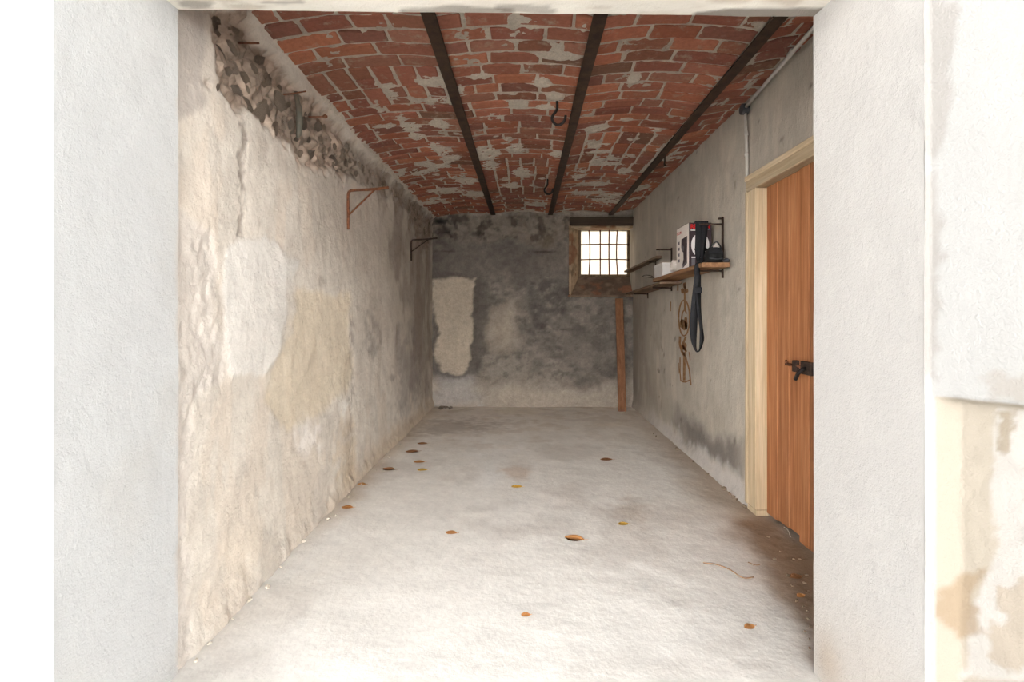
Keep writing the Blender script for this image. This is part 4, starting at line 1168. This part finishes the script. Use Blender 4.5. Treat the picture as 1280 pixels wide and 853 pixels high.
# ------------------------------------------------------------------ wooden post at the back
bm = bmesh.new()
def quad_post(b0, b1, w_, t_, z0, z1):
    vs_ = []
    for (x, y), z in ((b0, z0), (b1, z1)):
        for sx, sy in ((-1, -1), (1, -1), (1, 1), (-1, 1)): vs_.append(bm.verts.new((x + sx * w_ / 2, y + sy * t_ / 2, z)))
    for ids_ in ((3, 2, 1, 0), (4, 5, 6, 7), (0, 1, 5, 4), (1, 2, 6, 5), (2, 3, 7, 6), (3, 0, 4, 7)): bm.faces.new([vs_[k] for k in ids_])
    bmesh.ops.bevel(bm, geom=bm.edges[:], offset=.004, segments=1, affect='EDGES')
quad_post((1.195, 6.33), (1.205, 6.60), .098, .03, -.002, 1.405)
tag(bm_obj('wooden_post', bm, M['post_wood']), 'reddish-brown wooden board leaning upright under the window', 'post')

# ------------------------------------------------------------------ litter on the floor
def floor_at(a, b):
    Y = EYE * F / (b - CY); return Vector(((a - CX) * Y / F, Y, 0))
def leaf(a, b, L, mat, label, rot):
    p = floor_at(a, b)
    bm = bmesh.new()
    n = 7; left, right, midl = [], [], []
    for k in range(n):
        t = k / (n - 1); wv = L * .24 * math.sin(math.pi * min(1, t * 1.02 + .01)) ** .8
        z = .003 + .002 * math.sin(3 * t + rot) ** 2
        midl.append(bm.verts.new((L * (t - .5), 0, z - .002))); left.append(bm.verts.new((L * (t - .5), wv * 1.35 + .001, z + .003))); right.append(bm.verts.new((L * (t - .5), -wv * 1.35 - .001, z - .001)))
    for k in range(n - 1):
        bm.faces.new((midl[k], midl[k + 1], left[k + 1], left[k])); bm.faces.new((right[k], right[k + 1], midl[k + 1], midl[k]))
    bmesh.ops.solidify(bm, geom=bm.faces[:], thickness=.0012)
    tube(bm, [(L * .48, 0, .003), (L * .72, .004, .003)], .0011, 5)
    o = bm_obj('dry_leaf', bm, M[mat], None, True); o.location = p; o.rotation_euler = (0, 0, rot)
    tag(o, label, 'leaf', 'dry leaves on the floor')
for a, b, L, m, lab in [(515, 565, .11, 'leaf_brown', 'slim brown dry leaf by the cream wall'), (528, 555, .09, 'leaf_brown', 'brown dry leaf furthest in along the cream wall'), (524, 578, .085, 'leaf_orange', 'small orange-brown leaf close to a yellow leaf'),
                        (528, 588, .075, 'leaf_yellow', 'yellow leaf among brown leaves near the cream wall'), (486, 587, .10, 'leaf_brown', 'brown leaf lying beside the foot of the cream wall'), (434, 635, .07, 'leaf_orange', 'orange leaf right against the cream wall base'),
                        (452, 606, .06, 'leaf_orange', 'tiny orange leaf by the cream wall base'), (564, 667, .06, 'leaf_orange', 'small pale orange leaf alone on white concrete'), (646, 609, .075, 'leaf_yellow', 'yellow leaf mid-floor beside a brownish stain'),
                        (718, 674, .105, 'leaf_orange', 'largest orange leaf on open mid-floor'), (758, 575, .10, 'leaf_brown', 'thin brown leaf towards the wooden post'), (779, 656, .06, 'leaf_yellow', 'small yellow leaf on a greyish patch'),
                        (657, 770, .035, 'leaf_orange', 'tiny orange leaf closest to the entrance mid-floor'), (937, 785, .045, 'leaf_orange', 'small orange leaf at the edge of the brown dirt near the entrance'), (1001, 746, .04, 'leaf_orange', 'orange leaf in the dirt in front of the door'),
                        (995, 722, .06, 'leaf_brown', 'brown leaf in the dirt in front of the door')]:
    leaf(a, b, L, m, lab, rnd.uniform(-.4, .4))
bm = bmesh.new(); tube(bm, smooth_path([floor_at(a, b) + Vector((0, 0, z)) for a, b, z in ((879, 705, .004), (895, 708, .008), (912, 715, .010), (928, 724, .006), (942, 723, .004))], 5), [.0028] * 21, 6)
tag(bm_obj('dry_twig', bm, M['twig'], None, True), 'thin curved dry twig on the pale floor near the door', 'twig')
bm = bmesh.new(); tube(bm, smooth_path([floor_at(a, b) + Vector((0, 0, z)) for a, b, z in ((935, 704, .003), (944, 708, .005), (950, 707, .003))], 4), .0025, 6)
tag(bm_obj('dry_twig', bm, M['twig'], None, True), 'short dry twig just past the long curved twig', 'twig')
bm = bmesh.new(); tube(bm, smooth_path([floor_at(a, b) + Vector((0, 0, z)) for a, b, z in ((980, 660, .004), (985, 665, .008), (988, 672, .004))], 4), .002, 6)
tag(bm_obj('straw', bm, M['straw'], None, True), 'pale straw lying at the bottom of the plank door', 'straw')
def pebble(p, r, mat, name, label, cat, group):
    k = rnd.randrange(7)
    key = (k, mat)
    if key not in pebble.c:
        me = stone_meshes[k].copy(); me.materials.append(M[mat]); pebble.c[key] = me
    o = bpy.data.objects.new(name, pebble.c[key]); COL.objects.link(o)
    o.scale = (r * 1.6, r, r * .8); o.location = (p.x, p.y, r * .35); o.rotation_euler = (0, 0, rnd.uniform(0, 3))
    tag(o, label, cat, group)
pebble.c = {}
for a, b in [(1004, 760), (1010, 775), (1006, 790), (1012, 800), (996, 752), (1011, 740), (1005, 730), (990, 733), (1012, 812), (1000, 700), (975, 690), (960, 672), (985, 720), (1009, 765), (1013, 785), (968, 700), (1008, 720), (992, 700)]:
    pebble(floor_at(a, b), rnd.uniform(.005, .011), 'pebble', 'pebble', 'small brown pebble in the strip of dirt before the plank door', 'pebble', 'pebbles in the dirt')
for a, b in [(918, 622), (925, 626), (905, 612), (890, 594), (868, 578), (846, 562), (820, 546), (817, 543), (912, 618), (930, 634)]:
    p = floor_at(a, b); p.x = min(p.x, 1.36)
    pebble(p, rnd.uniform(.010, .022), 'pebble', 'debris_lump', 'dusty brown lump of debris along the foot of the grey wall', 'debris', 'debris along the grey wall')
for a, b in [(245, 828), (262, 806), (290, 775), (310, 752), (350, 710), (380, 678), (410, 650), (436, 622), (452, 606), (470, 588), (486, 572), (500, 556), (420, 645), (335, 735)]:
    p = floor_at(a, b); p.x = max(p.x, float(left_x(np.array(p.y))) + .035)
    pebble(p, rnd.uniform(.008, .018), 'crumb', 'plaster_crumb', 'pale crumb of fallen plaster along the foot of the cream wall', 'crumb', 'plaster crumbs along the cream wall')
# rubble heap in the far corner
for k in range(9):
    p = Vector((-1.10 + rnd.uniform(0, .17), 6.50 + rnd.uniform(-.05, .08), 0))
    pebble(p, rnd.uniform(.018, .034), 'stone' if k % 2 else 'stone_dark', 'rubble_lump', 'lump of dark rubble heaped in the far corner by the end wall', 'rubble', 'rubble heap in the corner')
